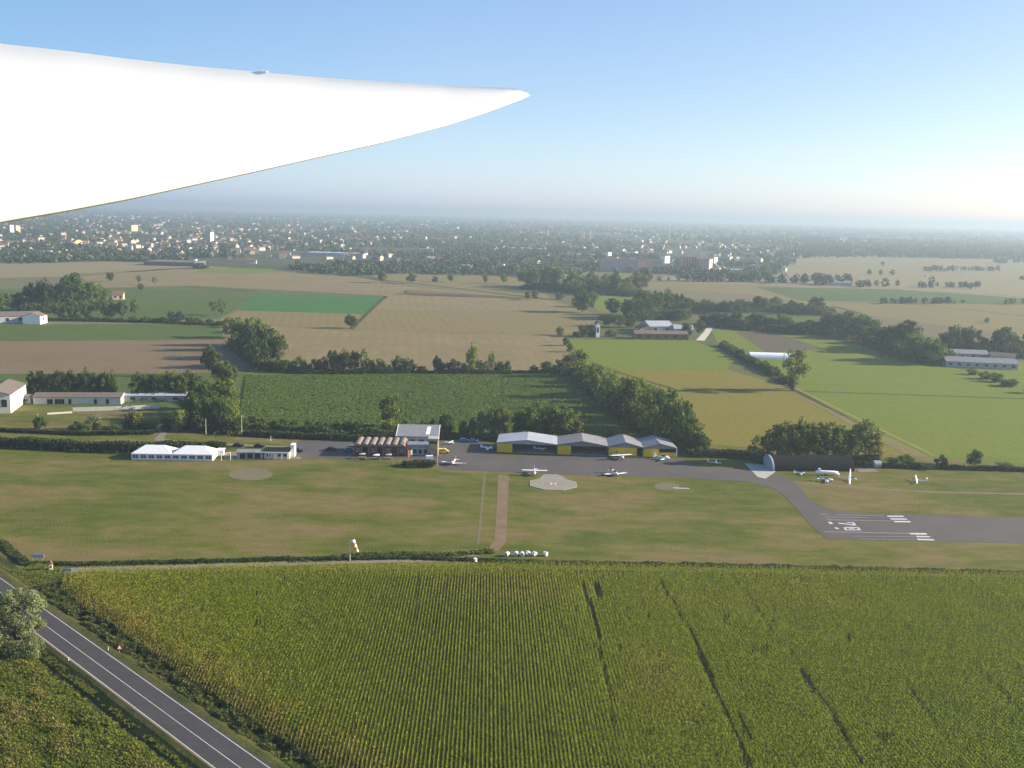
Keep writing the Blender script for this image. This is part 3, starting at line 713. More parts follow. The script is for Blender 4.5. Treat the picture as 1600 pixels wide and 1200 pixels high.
# poplar belt running away to the right of the maize
it = []
for (x, y, h) in ((893, 582, 30), (908, 590, 42), (917, 606, 34), (930, 600, 30), (935, 622, 50), (950, 618, 38), (958, 640, 50), (975, 630, 40), (985, 655, 60), (1002, 645, 52), (1010, 670, 60), (1022, 662, 58), (1030, 685, 70), (1046, 676, 66), (1058, 695, 74), (1064, 686, 58), (1078, 702, 46), (1092, 706, 30), (1020, 690, 50), (995, 678, 44), (968, 655, 36), (945, 640, 30)):
    it.append((x, y, h, 30 + h * .12, random.choice(['round', 'tall', 'round']), random.choice(['mid', 'light', 'mid', 'olive', 'dark'])))
tree_row(it, 'in the tree belt running from hangars to farm', 'tree belt right of the maize')
# hedgerow on the far side of the maize
it = [(x, 582 + (x - 455) * .006, h, w, k_, c_) for x, h, w, k_, c_ in ((467, 24, 22, 'bush', 'dark'), (490, 22, 20, 'bush', 'dark'), (505, 24, 18, 'bush', 'deep'), (522, 34, 20, 'round', 'dark'), (537, 33, 22, 'round', 'dark'), (553, 33, 20, 'round', 'deep'), (568, 36, 14, 'loose', 'mid'), (577, 24, 18, 'bush', 'dark'),
      (592, 24, 18, 'bush', 'mid'), (622, 27, 18, 'bush', 'deep'), (640, 24, 20, 'bush', 'dark'), (683, 26, 16, 'tall', 'dark'), (692, 18, 14, 'bush', 'deep'), (708, 22, 20, 'bush', 'deep'), (724, 17, 12, 'bush', 'dark'), (738, 44, 24, 'tall', 'light'), (755, 22, 16, 'bush', 'mid'), (768, 36, 14, 'loose', 'mid'), (780, 20, 16, 'bush', 'dark'), (793, 22, 12, 'bush', 'mid'),
      (835, 14, 14, 'bush', 'deep'), (854, 22, 18, 'bush', 'deep'), (873, 24, 18, 'bush', 'deep'), (606, 14, 14, 'bush', 'dark'), (660, 12, 16, 'bush', 'dark'), (455, 14, 14, 'bush', 'dark'))]
tree_row(it, 'in the hedgerow between maize and stubble', 'hedgerow between maize and stubble')
# big clump left of the stubble
it = [(362, 528, 30, 30, 'round', 'olive'), (378, 540, 44, 34, 'round', 'mid'), (398, 548, 52, 36, 'round', 'mid'), (415, 560, 52, 36, 'round', 'dark'), (432, 572, 48, 34, 'round', 'dark'), (405, 575, 46, 34, 'round', 'dark'), (388, 562, 42, 30, 'round', 'deep'), (448, 578, 16, 18, 'bush', 'deep'), (370, 512, 16, 18, 'bush', 'olive'), (392, 520, 22, 24, 'round', 'olive')]
tree_row(it, 'in the big clump left of the stubble field', 'clump left of the stubble')
tree_row([(332, 588, 44, 28, 'round', 'dark'), (346, 600, 38, 30, 'round', 'dark'), (360, 604, 34, 24, 'round', 'mid'), (324, 575, 28, 20, 'round', 'deep')], 'standing before the brown ploughed field', 'trees before the brown field')
# left copses behind the long farm sheds
it = [(x, 621, random.uniform(34, 44), 20, random.choice(['tall', 'tall', 'round']), random.choice(['dark', 'mid', 'deep'])) for x in (50, 66, 78, 90, 101, 112, 124, 136, 148, 158, 168, 176)]
tree_row(it, 'in the copse behind the long white shed', 'copse behind the white shed')
it = [(x, 622 + random.uniform(-2, 3), random.uniform(36, 44), 22, random.choice(['round', 'tall']), random.choice(['dark', 'mid', 'deep'])) for x in (216, 228, 240, 252, 263, 275, 287, 298, 308)]
tree_row(it, 'in the copse above the farm wall', 'copse above the farm wall')
it = [(322, 640, 46, 34, 'round', 'dark'), (340, 648, 50, 34, 'round', 'mid'), (356, 655, 62, 36, 'round', 'mid'), (305, 660, 46, 36, 'round', 'dark'), (330, 668, 54, 40, 'round', 'mid'), (352, 672, 48, 34, 'round', 'mid'), (368, 668, 40, 26, 'loose', 'light'), (312, 674, 30, 28, 'bush', 'deep'), (378, 674, 24, 22, 'bush', 'dark')]
tree_row(it, 'in the tall wood beside the gravel path', 'wood beside the gravel path')
tree_row([(62, 671, 22, 22, 'bush', 'dark'), (120, 674, 16, 22, 'bush', 'deep'), (145, 671, 26, 20, 'bush', 'grey'), (133, 675, 14, 18, 'bush', 'mid'), (178, 675, 12, 22, 'bush', 'dark'), (203, 671, 28, 20, 'bush', 'dark'), (216, 671, 30, 18, 'bush', 'yellow'), (232, 673, 14, 26, 'bush', 'deep'), (280, 674, 32, 28, 'round', 'light'), (262, 674, 22, 18, 'bush', 'deep')],
         'by the lane in front of the farm', 'shrubs by the farm lane')
# upper left grove
it = [(x, y, h, 26, 'round', c_) for x, y, h, c_ in ((30, 487, 28, 'dark'), (44, 487, 38, 'deep'), (58, 486, 46, 'dark'), (74, 487, 46, 'deep'), (90, 486, 40, 'deep'), (104, 486, 48, 'dark'), (118, 485, 54, 'dark'), (132, 484, 44, 'dark'), (146, 482, 38, 'mid'), (158, 480, 34, 'mid'), (112, 462, 34, 'mid'), (4, 488, 32, 'mid'), (140, 470, 26, 'mid'), (-12, 490, 36, 'dark'))]
tree_row(it, 'in the dark grove by the pale gabled house', 'grove by the pale gabled house')
it = [(x, 498, h, 15, 'round', c_) for x, h, c_ in ((92, 24, 'mid'), (114, 28, 'mid'), (135, 26, 'mid'), (163, 28, 'mid'), (176, 24, 'dark'), (190, 28, 'mid'), (211, 32, 'loose'))] 
it = [(a, b, h, w, 'loose' if c_ == 'loose' else 'round', 'mid' if c_ == 'loose' else c_) for a, b, h, w, _, c_ in it]
tree_row(it, 'lined up before the dark grove', 'line before the dark grove')
it = line_items([(95, 500), (200, 503), (330, 506), (350, 510)], 15, 9, 14, ['bush'], ['deep', 'dark'], .5) + [(268, 501, 16, 11, 'bush', 'dark'), (282, 501, 16, 12, 'bush', 'dark'), (335, 492, 24, 14, 'loose', 'olive'), (346, 494, 26, 14, 'loose', 'mid')]
tree_row(it, 'in the low hedge above the green strip', 'low hedge above the green strip')
# lone trees
for a in ((548, 513, 20, 19, 'round', 'dark', 'dark round tree alone where the stubble fields meet'), (597, 442, 17, 14, 'round', 'dark', 'round tree at left of the field edge by the town'), (643, 443, 16, 15, 'round', 'mid', 'round tree second along the field edge by the town'),
          (680, 441, 10, 8, 'bush', 'dark', 'small shrub third along the field edge by the town'), (704, 441, 13, 10, 'round', 'mid', 'small tree fourth along the field edge by the town'), (758, 443, 14, 9, 'round', 'mid', 'small tree fifth along the field edge by the town'),
          (787, 443, 16, 12, 'round', 'mid', 'tree at right end of the field edge by the town'), (172, 440, 15, 11, 'round', 'dark', 'small round tree in the pale field at upper left'), (217, 444, 14, 8, 'loose', 'dark', 'thin tree right of the round one in the upper left field'), (220, 452, 9, 8, 'bush', 'deep', 'dark shrub in front of the thin tree at upper left'),
          (241, 446, 14, 9, 'loose', 'mid', 'thin tree at the corner of the upper left green field'), (824, 468, 12, 9, 'round', 'dark', 'left of two small trees at the stubble corner'), (836, 469, 15, 10, 'round', 'mid', 'right of two small trees at the stubble corner'), (313, 420, 10, 22, 'bush', 'dark', 'dark bushy tree at the far corner of the pinkish field')):
    tree(*a)
tree(1240, 611, 68, 44, 'loose', 'olive', 'tall open ivy-clad tree alone on the field corner at right')
tree(1236, 610, 26, 12, 'bush', 'dark', 'ivy thicket at the foot of the lone tall tree')
# middle band towards the farm
it = line_items([(815, 450), (860, 452), (905, 456), (1000, 462)], 15, [34, 30, 30, 34], 24, ['round', 'tall'], ['mid', 'mid', 'light', 'dark'], 3)
tree_row(it, 'in the tree belt before the apartment blocks', 'belt before the apartment blocks')
it = [(910, 488, 34, 34, 'round', 'dark'), (925, 480, 22, 20, 'round', 'mid'), (875, 468, 12, 12, 'bush', 'dark'), (957, 492, 24, 24, 'round', 'deep'), (978, 492, 24, 18, 'round', 'dark'), (990, 500, 34, 28, 'round', 'deep'), (1005, 498, 42, 34, 'round', 'deep'), (1022, 496, 40, 28, 'round', 'dark'), (1040, 494, 38, 28, 'round', 'dark'), (1056, 494, 34, 24, 'round', 'dark'), (1070, 498, 24, 22, 'round', 'deep'), (985, 512, 26, 18, 'bush', 'dark'), (1094, 520, 20, 14, 'bush', 'mid'), (1072, 524, 20, 18, 'bush', 'deep')]
tree_row(it, 'round the farm with the pale sheet roofs', 'trees round the farm')
it = [(912, 526, 20, 20, 'bush', 'dark'), (925, 526, 18, 16, 'bush', 'dark'), (950, 510, 20, 24, 'round', 'mid'), (968, 512, 20, 22, 'round', 'mid'), (955, 526, 12, 18, 'bush', 'mid'), (900, 526, 8, 12, 'bush', 'dark'), (875, 524, 14, 12, 'bush', 'mid'), (884, 540, 14, 12, 'bush', 'mid'), (890, 550, 14, 10, 'bush', 'mid')]
tree_row(it, 'about the slim white tower', 'trees about the white tower')
it = line_items([(1062, 486), (1130, 488), (1200, 486), (1290, 490)], 20, 20, 20, ['round', 'bush'], ['dark', 'mid', 'dark', 'deep'], 5)
tree_row(it, 'in the wooded strip beyond the farm', 'wooded strip beyond the farm')
it = line_items([(1098, 506), (1160, 512), (1240, 519), (1300, 522)], 15, 22, 22, ['round', 'bush'], ['deep', 'dark', 'mid', 'deep'], 3)
tree_row(it, 'in the dark row above the meadow', 'dark row above the meadow')
it = line_items([(1290, 516), (1350, 530), (1420, 556), (1462, 570)], 17, [24, 34, 40, 40], 30, ['round'], ['dark', 'deep', 'mid', 'dark'], 6)
tree_row(it, 'in the wood slanting down to the barns', 'wood slanting to the barns')
it = line_items([(1470, 548), (1540, 552), (1620, 556), (1680, 560)], 10, 34, 30, ['round'], ['dark', 'deep', 'dark'], 3)
tree_row(it, 'in the dark wood behind the long barns', 'wood behind the long barns')
it = [(x, 724 - abs(x - 1270) * .02, h * random.uniform(.92, 1.08), w * 1.35, 'loose' if q else 'round', 'olive' if q else 'mid') for x, h, w, q in ((1184, 44, 26, 1), (1200, 52, 28, 1), (1216, 56, 28, 0), (1230, 58, 28, 1), (1246, 60, 28, 0), (1262, 60, 30, 1), (1278, 60, 26, 0), (1292, 58, 26, 1), (1306, 54, 26, 0), (1322, 52, 28, 1), (1338, 58, 30, 0), (1352, 60, 30, 1), (1366, 46, 24, 1))]
tree_row(it, 'in the grove behind the round-roofed hangar', 'grove behind the round-roofed hangar')
tree_row([(1395, 730, 16, 20, 'bush', 'deep'), (1415, 728, 18, 22, 'bush', 'dark'), (1470, 729, 20, 18, 'bush', 'deep'), (1522, 731, 28, 22, 'round', 'dark'), (1440, 732, 10, 26, 'bush', 'dark'), (1570, 733, 10, 24, 'bush', 'mid')], 'along the airfield boundary at right', 'shrubs on the airfield boundary')
it = line_items([(1136, 545), (1170, 566), (1210, 584), (1232, 600)], 6, 12, 14, ['bush'], ['mid', 'dark'], 1) + line_items([(1512, 583), (1560, 598), (1610, 616)], 6, 13, 17, ['bush'], ['mid', 'dark'], 1)
tree_row(it, 'along the meadow ditches at right', 'bushes along the meadow ditches')
print('trees', NT)
# hedges, each one clipped mass
def hedge(pts, w, h, n, label, seed, leaf=.6, mat='hedge', name='hedge', cat='hedge'):
    ob = weedline(name, pts, w, n, h * .7, h, label, mat, seed, None, cat, leaf, leaf * .7, 6, thr=.12)
    return ob
hedge([(-200, 688), (0, 697), (120, 703), (200, 706), (262, 704), (330, 704), (350, 706)], 5, 4.6, 9000, 'long dark hedge left of and behind the white tents', 51)
hedge([(0, 674), (60, 677), (130, 680), (240, 678)], 2.2, 2.0, 2500, 'low dark hedge along the lane in front of the farm', 52)
hedge([(380, 680), (480, 685), (560, 688), (625, 684)], 4, 3.0, 3500, 'dark hedge behind the parked cars at the clubhouse', 53)
hedge([(1075, 712), (1120, 712), (1180, 716), (1205, 716)], 5, 3.2, 2500, 'dark hedge between the last yellow hangar and the grove', 54)
hedge([(1335, 728), (1400, 731), (1600, 736), (1800, 742)], 2.6, 2.2, 2500, 'low hedge on the airfield boundary right of the hangars', 55)
hedge([(440, 583), (600, 584), (890, 583)], 2.5, 2.2, 5000, 'low dark hedge along the far edge of the green maize', 56)
hedge([(632, 729), (655, 727), (678, 728)], 4.5, 2.2, 2200, 'oval planted bed of shrubs at the apron corner', 57, .45, name='shrub_bed', cat='shrub bed')
hedge([(990, 524), (1020, 527), (1075, 530)], 4, 3.0, 1500, 'dark hedge in front of the farm with pale roofs', 58)
def thicket(pts, w, h, n, label, seed, leaf=1.0):
    return weedline('undergrowth', pts, w, n, h * .45, h, label, 'thick', seed, 'stuff', 'undergrowth', leaf, leaf * .75, 8, thr=.3)
M['thick'] = leaf_mat('thicket_leaves', (.066, .096, .024), .4, .35, hue=(.105, .128, .028))
thicket([(1062, 484), (1130, 486), (1200, 484), (1300, 492)], 26, 9, 5000, 'thick undergrowth of the wooded strip beyond the farm', 81, 1.3)
thicket([(1098, 507), (1160, 513), (1240, 520), (1300, 522)], 16, 9, 4500, 'thick undergrowth of the dark row above the long meadow', 82, 1.3)
thicket([(1290, 516), (1350, 530), (1420, 554), (1465, 570)], 24, 12, 6500, 'thick undergrowth of the wood slanting down to the barns', 83, 1.3)
thicket([(1465, 548), (1540, 553), (1620, 557), (1800, 566)], 22, 12, 6500, 'thick undergrowth of the dark wood behind the barns', 84, 1.3)
thicket([(815, 451), (860, 453), (905, 457), (1000, 463)], 24, 11, 4500, 'thick undergrowth of the belt before the apartment blocks', 85, 1.4)
thicket([(985, 500), (1030, 497), (1075, 500)], 20, 13, 3500, 'thick undergrowth behind the farm with pale roofs', 86, 1.3)
thicket([(895, 586), (925, 604), (955, 628), (990, 652), (1020, 672), (1055, 692), (1085, 708)], 11, 6.5, 8000, 'thick undergrowth of the belt running from hangars to farm', 87, .9)
thicket([(385, 672), (480, 677), (590, 682), (700, 684), (790, 688)], 5, 4.0, 6000, 'thick undergrowth of the hedge behind the clubhouse', 88, .7)
thicket([(30, 488), (100, 486), (165, 481)], 22, 10, 3500, 'thick undergrowth of the dark upper left grove', 89, 1.3)
thicket([(48, 622), (110, 622), (178, 622)], 5, 5.5, 3000, 'thick undergrowth of the copse behind the long white shed', 90, .8)
thicket([(214, 624), (260, 624), (315, 626), (350, 640)], 8, 6.5, 4000, 'thick undergrowth of the copse above the farm wall', 91, .9)
thicket([(300, 668), (335, 672), (380, 675)], 9, 6, 3000, 'thick undergrowth of the wood beside the gravel path', 92, .9)
thicket([(372, 540), (400, 560), (420, 576), (445, 580)], 12, 8, 3500, 'thick undergrowth of the clump left of the stubble', 93, 1.0)
thicket([(455, 583), (560, 584), (640, 584)], 4, 4.2, 4500, 'thick undergrowth of left half of the maize hedgerow', 94, .8)
thicket([(680, 584), (800, 585)], 4, 3.4, 2500, 'thick undergrowth of right half of the maize hedgerow', 95, .8)
thicket([(1175, 722), (1270, 722), (1372, 724)], 5, 4.0, 3500, 'thick undergrowth of the grove behind the round-roofed hangar', 96, .7)
thicket([(60, 501), (140, 502), (240, 504), (345, 509)], 5, 3.5, 2500, 'thick undergrowth of the low hedge above the green strip', 97, .9)
thicket([(1130, 540), (1160, 560), (1200, 580), (1235, 601)], 5, 4.5, 3000, 'thick undergrowth along the ditch left of the lone tree', 98, .9)
# big grey-green willow hanging over the road
wl = P(28, 1022); k = mpp(28, 1022)
V, puffs = foliage('big', 77, 15000, .014)
wo = empty('willow_tree', wl, .4, (112 * k, 112 * k, 116 * k))
quads('crown', V, M['willow'], wo)
mb = MB(); mb.tube((0, 0, -.02), (.02, 0, .2), .05, .035, 10, cap=False)
for p in random.sample(puffs, 22): mb.tube((.02, 0, random.uniform(.12, .25)), p[:3], .018, .005, 6, cap=False)
mb.build('trunk', M['bark'], wo)
tag(wo, 'large grey-green bushy willow leaning over the road at left edge', 'tree')
for a in ((52, 1030, 46, 36), (25, 1032, 40, 34)):
    k = mpp(a[0], a[1]); o = empty('willow_shrub', P(a[0], a[1]), random.uniform(0, 6), (a[3] * k, a[3] * k, a[2] * k))
    V, puffs = foliage('bush', a[0], 3000, .028); quads('crown', V, M['willow'], o)
    mb = MB(); mb.tube((0, 0, -.02), (0, 0, .3), .03, .02, 8, cap=False); mb.build('stem', M['bark'], o)
    tag(o, 'grey-green willow shrub at road edge, ' + ('right one below the big willow' if a[0] == 52 else 'left one below the big willow'), 'shrub', 'willow shrubs below the big willow')

# far trees that read as one mass
def front(x): return np.interp(x, [-400, 0, 60, 150, 230, 300, 400, 540, 640, 800, 830, 930, 1040, 1130, 1200, 1250, 1300, 2100], [412, 412, 412, 408, 410, 413, 418, 432, 428, 432, 436, 424, 430, 436, 438, 404, 402, 412])
def far_trees():
    N = 20000; r = np.random.default_rng(5)
    X = r.uniform(-300, 1950, N); f = r.random(N) ** 1.0
    hz_ = np.array([hor(x) for x in (-300, 1950)]); hx = np.interp(X, [-300, 1950], hz_)
    fr = front(X); Y = hx + 10.8 + (fr - hx - 10.8) * f
    gx = np.zeros(N); gy = np.zeros(N)
    for i in range(N):
        p = P(X[i], Y[i]); gx[i], gy[i] = p.x, p.y
    a = vnoise(gx, gy * .6, 420, 61); b = vnoise(gx, gy, 130, 62); dist = np.hypot(gx, gy)
    lim = np.where((X > 1240) & (fr - Y < 19), -1, np.where(fr - Y < 8, .30, .42))
    k = a * .5 + b * .5 > lim
    gx, gy, dist = gx[k], gy[k], dist[k]; n = len(gx)
    sc = np.clip(dist / 3000, 1, 3.5)
    h = r.uniform(6, 13, n) * np.clip(sc, 1, 1.2); w = r.uniform(7, 13, n) * sc * 1.1; per = 22
    d = r.normal(0, 1, (n, per, 3)); d /= np.linalg.norm(d, axis=2)[:, :, None]
    rad = r.uniform(.6, 1, (n, per, 1)); c = d * rad * .5
    c[:, :, 0] *= w[:, None]; c[:, :, 1] *= w[:, None]; c[:, :, 2] = (c[:, :, 2] + .52) * h[:, None]
    c[:, :, 0] += gx[:, None]; c[:, :, 1] += gy[:, None]
    nrm = d + r.normal(0, .4, d.shape); nrm /= np.linalg.norm(nrm, axis=2)[:, :, None]
    t = np.cross(nrm, r.normal(0, 1, d.shape)); t /= np.linalg.norm(t, axis=2)[:, :, None]; bb = np.cross(nrm, t)
    s = (w * .22)[:, None, None] * r.uniform(.6, 1.2, (n, per, 1))
    V = np.stack([c - t * s, c - bb * s * .8, c + t * s, c + bb * s * .8], 2).reshape(-1, 4, 3)
    V[:, :, 2] = np.maximum(V[:, :, 2], .05)
    o = quads('distant_trees', V, M['farleaf'])
    tag(o, 'far-off trees and woods in and beyond the town', 'woods', kind='stuff'); print('far trees', n)
far_trees()
def far_clumps():
    """tree islands and single trees in the pale fields at right"""
    r = np.random.default_rng(6); V = []
    L = []
    for (x0, x1, y, h, n) in ((1445, 1562, 423, 8, 34), (1435, 1530, 449, 9, 26), (1372, 1512, 474, 10, 36), (1268, 1332, 438, 12, 18), (1338, 1362, 448, 11, 6), (1200, 1265, 442, 15, 16), (1270, 1330, 445, 15, 14), (1060, 1130, 440, 16, 16), (1130, 1210, 440, 16, 20), (1555, 1600, 411, 8, 14), (1590, 1602, 438, 8, 4), (1565, 1600, 475, 10, 3), (930, 960, 452, 14, 6), (1160, 1200, 428, 14, 10)):
        for _ in range(n): L.append((r.uniform(x0, x1), y + r.uniform(-1.2, 1.2), h * r.uniform(.5, 1.15)))
    L += [(1379, 416, 8), (1352, 446, 10), (1376, 430, 9), (1394, 430, 9), (1358, 429, 9), (1383, 448, 14), (1369, 447, 10), (1402, 447, 11), (1455, 446, 14), (1516, 452, 6), (1445, 433, 3), (1582, 476, 11), (1030, 439, 8), (1045, 439, 6), (1008, 440, 22), (1000, 440, 20), (1541, 505, 8), (1542, 503, 7), (1012, 440, 18)]
    for (x, y, h) in L:
        p = P(x, y); k = mpp(x, y); per = 60; hm = h * k; wm = hm * r.uniform(.7, 1.1)
        d = r.normal(0, 1, (per, 3)); d /= np.linalg.norm(d, axis=1)[:, None]; c = d * r.uniform(.6, 1, (per, 1)) * .5 * np.array([wm, wm, hm]) + np.array([p.x, p.y, hm * .5])
        nrm = d + r.normal(0, .4, d.shape); t = np.cross(nrm, r.normal(0, 1, d.shape)); t /= np.linalg.norm(t, axis=1)[:, None]; bb = np.cross(nrm, t); bb /= np.linalg.norm(bb, axis=1)[:, None]
        s = wm * .13; V.append(np.stack([c - t * s, c - bb * s, c + t * s, c + bb * s], 1))
    tag(quads('distant_copses', np.concatenate(V), M['farleaf']), 'far-off copses dotted over the pale fields at right', 'woods', kind='stuff')
far_clumps()

# ------------------------------------------------------------------ buildings
def frame_at(pl, pr_):
    a, b = P(*pl), P(*pr_); d = b - a
    return a, d.length, math.atan2(d.y, d.x)
def gabled(pl, pr_, depth, eave, ridge, wall, roof, label, cat, name, along=True, over=.4, group=None, hip=False, zroof=None):
    """front wall from photo point pl to pr_, gable roof; along: ridge runs parallel to the front"""
    a, L, rz = frame_at(pl, pr_); o = empty(name, a, rz)
    w = MB()
    if along:
        w.box(0, L, 0, depth, 0, eave); w.prism([(0, eave), (depth, eave), (depth / 2, ridge - .05)], 0.002, L - .002, 'x')
    else:
        w.box(0, L, 0, depth, 0, eave); w.prism([(0, eave), (L, eave), (L / 2, ridge - .05)], 0.002, depth - .002, 'y')
    w.build('wall', wall, o)
    r = MB(); t = .22; ov = over
    if along:
        s = (ridge - eave) / (depth / 2); e = eave - ov * s
        r.prism([(-ov, e), (depth / 2, ridge), (depth + ov, e), (depth + ov, e + t), (depth / 2, ridge + t), (-ov, e + t)], -ov, L + ov, 'x')
    else:
        s = (ridge - eave) / (L / 2); e = eave - ov * s
        r.prism([(-ov, e), (L / 2, ridge), (L + ov, e), (L + ov, e + t), (L / 2, ridge + t), (-ov, e + t)], -ov, depth + ov, 'y')
    r.build('roof', roof, o)
    tag(o, label, cat, group)
    return o, L
def part_box(o, name, mat, x0, x1, y0, y1, z0, z1, label=None):
    c = MB().box(x0, x1, y0, y1, z0, z1).build(name, mat, o)
    if label: c['label'] = label
    return c
# --- four hangars
HG = [((776, 706.5), (870, 710), 15, 4.3, 5.8, 'rooflight', 'widest hangar with pale sheet roof, leftmost of the row'),
      ((870.5, 710), (949, 712.5), 15, 4.3, 6.1, 'roofgrey', 'second hangar of the row with grey roof and one yellow door'),
      ((950, 712.5), (1003.5, 714), 15, 4.2, 6.1, 'roofgrey', 'third hangar of the row, closed by wide yellow doors'),
      ((1004, 714), (1057, 714.5), 15, 4.0, 5.8, 'roofgrey', 'rightmost hangar of the row with white corner post')]
def fr(px, pl, pr_): return (px - pl[0]) / (pr_[0] - pl[0])
for i, (pl, pr_, dp, ev, rg_, rf, lb) in enumerate(HG):
    a, L, rz = frame_at(pl, pr_); o = empty('hangar', a, rz)
    w = MB(); w.box(0, .25, 0, dp, 0, ev); w.box(L - .25, L, 0, dp, 0, ev); w.box(.25, L - .25, dp - .25, dp, 0, ev)
    w.build('wall', M['steeldark'], o)
    g_ = MB(); g_.prism([(0, ev - .4), (L, ev - .4), (L, ev), (L / 2, rg_ - .05), (0, ev)], -.05, .2, 'y'); g_.build('gable', M['rooflight'] if i == 0 else M['roofgrey'], o)
    g_ = MB(); g_.prism([(0.26, ev), (L - .26, ev), (L / 2, rg_ - .1)], dp - .3, dp - .05, 'y'); g_.build('rear_gable', M['roofgrey'], o)
    r = MB(); s = (rg_ - ev) / (L / 2); t = .16; ov = .5
    r.prism([(-ov * .2, ev - .1 * s), (L / 2, rg_), (L / 2, rg_ + t), (-ov * .2, ev + t - .1 * s)], -.8, dp + .4, 'y')
    r.prism([(L / 2, rg_), (L + ov * .2, ev - .1 * s), (L + ov * .2, ev + t - .1 * s), (L / 2, rg_ + t)], -.8, dp + .4, 'y')
    r.build('roof', M[rf], o)
    fl = MB(); fl.box(.26, L - .26, .05, dp - .3, .0, .10); fl.build('floor_slab', M['concrete'], o)
    def door(x0, x1, z0=0.15, z1=None, mat='yellow', nm='sliding_door', y=-.12, o=o, pl=pl, pr_=pr_, L=L, ev=ev):
        part_box(o, nm, M[mat], fr(x0, pl, pr_) * L, fr(x1, pl, pr_) * L, y - .12, y, z0, z1 or ev - .42)
    if i == 0: door(776.5, 800.5)
    if i == 1: door(871, 892)
    if i == 2: door(950.5, 972); door(972.3, 994.5)
    if i == 3: door(1004.5, 1029); door(1029.5, 1056, .15, 2.0, 'yellow', 'low_door'); part_box(o, 'corner_post', M['white'], L - .3, L + .1, -.35, -.05, 0, ev - .1)
    tag(o, lb, 'hangar', 'row of four hangars')
# --- round roofed dark hangar
a, L, rz = frame_at((1209, 736.5), (1335, 737)); o = empty('round_roofed_hangar', a, rz)
n = 16; dpt = 13; hh = 5.0
arc = [(dpt / 2 - dpt / 2 * math.cos(math.pi * k / n), hh * math.sin(math.pi * k / n) ** .85) for k in range(n + 1)]
r = MB()
r.prism(arc, 0.3, L, 'x'); sh = r.build('shell', M['roofdark'], o)
r = MB()
for k in range(int(L / 1.5)): 
    x = .8 + k * 1.5
    r.prism([(p[0] + (p[0] - dpt / 2) * .012, p[1] * 1.015) for p in arc], x, x + .12, 'x')
r.build('ribs', M['roofdark'], o)
r = MB(); r.prism([(dpt / 2 + (p[0] - dpt / 2) * 1.03, p[1] * 1.03) for p in arc], -.4, .28, 'x'); r.build('end_wall', M['rooflight'], o)
r = MB(); r.prism([(4, .1), (10, .1), (10, 3.4), (4, 3.4)], -.48, -.40, 'x'); r.build('door', M['greywall'], o)
tag(o, 'long dark round-roofed hangar with pale left end in front of the grove', 'hangar')
# small grey tank shed right of it
a, L, rz = frame_at((1364, 731), (1372, 731)); o = empty('storage_tank', a, rz)
r = MB(); r.tube((0, 0, 1.6), (3.0, 0, 1.6), 1.5, 1.5, 14); r.build('drum', M['steel'], o)
r = MB(); r.box(.3, .6, -.9, .9, 0, .7); r.box(2.4, 2.7, -.9, .9, 0, .7); r.build('cradle', M['concrete'], o)
tag(o, 'grey round tank beside the gravel pad right of the dark hangar', 'tank')
# --- tents
for i, (pl, pr_, lb) in enumerate((((205.5, 718.5), (268, 719.5), 'white party tent, left one of the two joined'), ((268.5, 719.5), (332, 720.5), 'white party tent, right one with sunlit end'))):
    a, L, rz = frame_at(pl, pr_); o = empty('party_tent', a, rz); dp = 9.5; ev = 2.6; rg_ = 5.1
    w = MB(); w.box(0.02, L - .02, 0, dp, 0, ev); w.build('side_wall', M['tent'], o)
    r = MB(); r.add([(-.12, -.12, ev), (L + .12, -.12, ev), (L + .12, dp + .12, ev), (-.12, dp + .12, ev), (4.2, dp / 2, rg_), (L - 4.2, dp / 2, rg_)], [(0, 1, 5, 4), (1, 2, 5), (2, 3, 4, 5), (3, 0, 4), (3, 2, 1, 0)])
    for q in range(1, 5): r.box(L * q / 5 - .04, L * q / 5 + .04, -.16, -.1, ev - .3, ev + .05)
    r.build('roof', M['tent'], o)
    for q in range(5):
        x = L * (q + .5) / 5; wd = MB(); wd.box(x - L * .068, x + L * .068, -.05, -.005, .85, 2.0); wd.build('window', M['glass'], o)
        mb = MB(); mb.box(x - .04, x + .04, -.07, -.052, .85, 2.0); mb.box(x - L * .068, x + L * .068, -.07, -.053, 1.40, 1.46); mb.build('glazing_bar', M['tent'], o)
    tag(o, lb, 'tent', 'joined white party tents')
# white shed right of tents
o, L = gabled((342, 712), (349, 712), 3, 2.2, 2.7, M['white'], M['white'], 'tiny white cabin at the right end of the tents', 'cabin', 'cabin')
o, L = gabled((413, 717), (451.5, 717.5), 7, 3.0, 3.5, M['offwhite'], M['roofdark'], 'long low white building with dark roof right of the tents', 'building', 'low_building')
part_box(o, 'eave_beam', M['white'], -3.5, L + .2, -.9, -.6, 2.75, 3.05)
for x in (L * .2, L * .45, L * .7, L * .95): part_box(o, 'veranda_post', M['white'], x - .07, x + .07, -.85, -.65, 0, 2.75)
for x in (L * .1, L * .55, L * .78): part_box(o, 'window', M['glass'], x, x + 1.4, -.05, -.004, 1.0, 2.1)
part_box(o, 'end_wing', M['white'], L + .01, L + 1.6, 3.5, 7.4, 0, 5.0)
o, L = gabled((370, 717), (411, 717), 5, 2.6, 3.0, M['concrete'], M['roofgrey'], 'low grey lean-to between the tents and the white building', 'shed', 'lean_to')
for x in (L * .12, L * .4, L * .68): part_box(o, 'opening', M['dark'], x, x + 2.2, -.05, -.004, .2, 2.2)
# goal-like white frame
a = P(346, 720); o = MB(); o.tube((0, 0, 0), (0, 0, 2.6), .09); o.tube((0, 0, 2.6), (3.2, 1.5, 3.2), .09); o.tube((3.2, 1.5, 0), (3.2, 1.5, 3.2), .09)
o = o.build('gate_frame', M['white']); o.location = a; tag(o, 'white tube gate frame at the right end of the tents', 'gate frame')
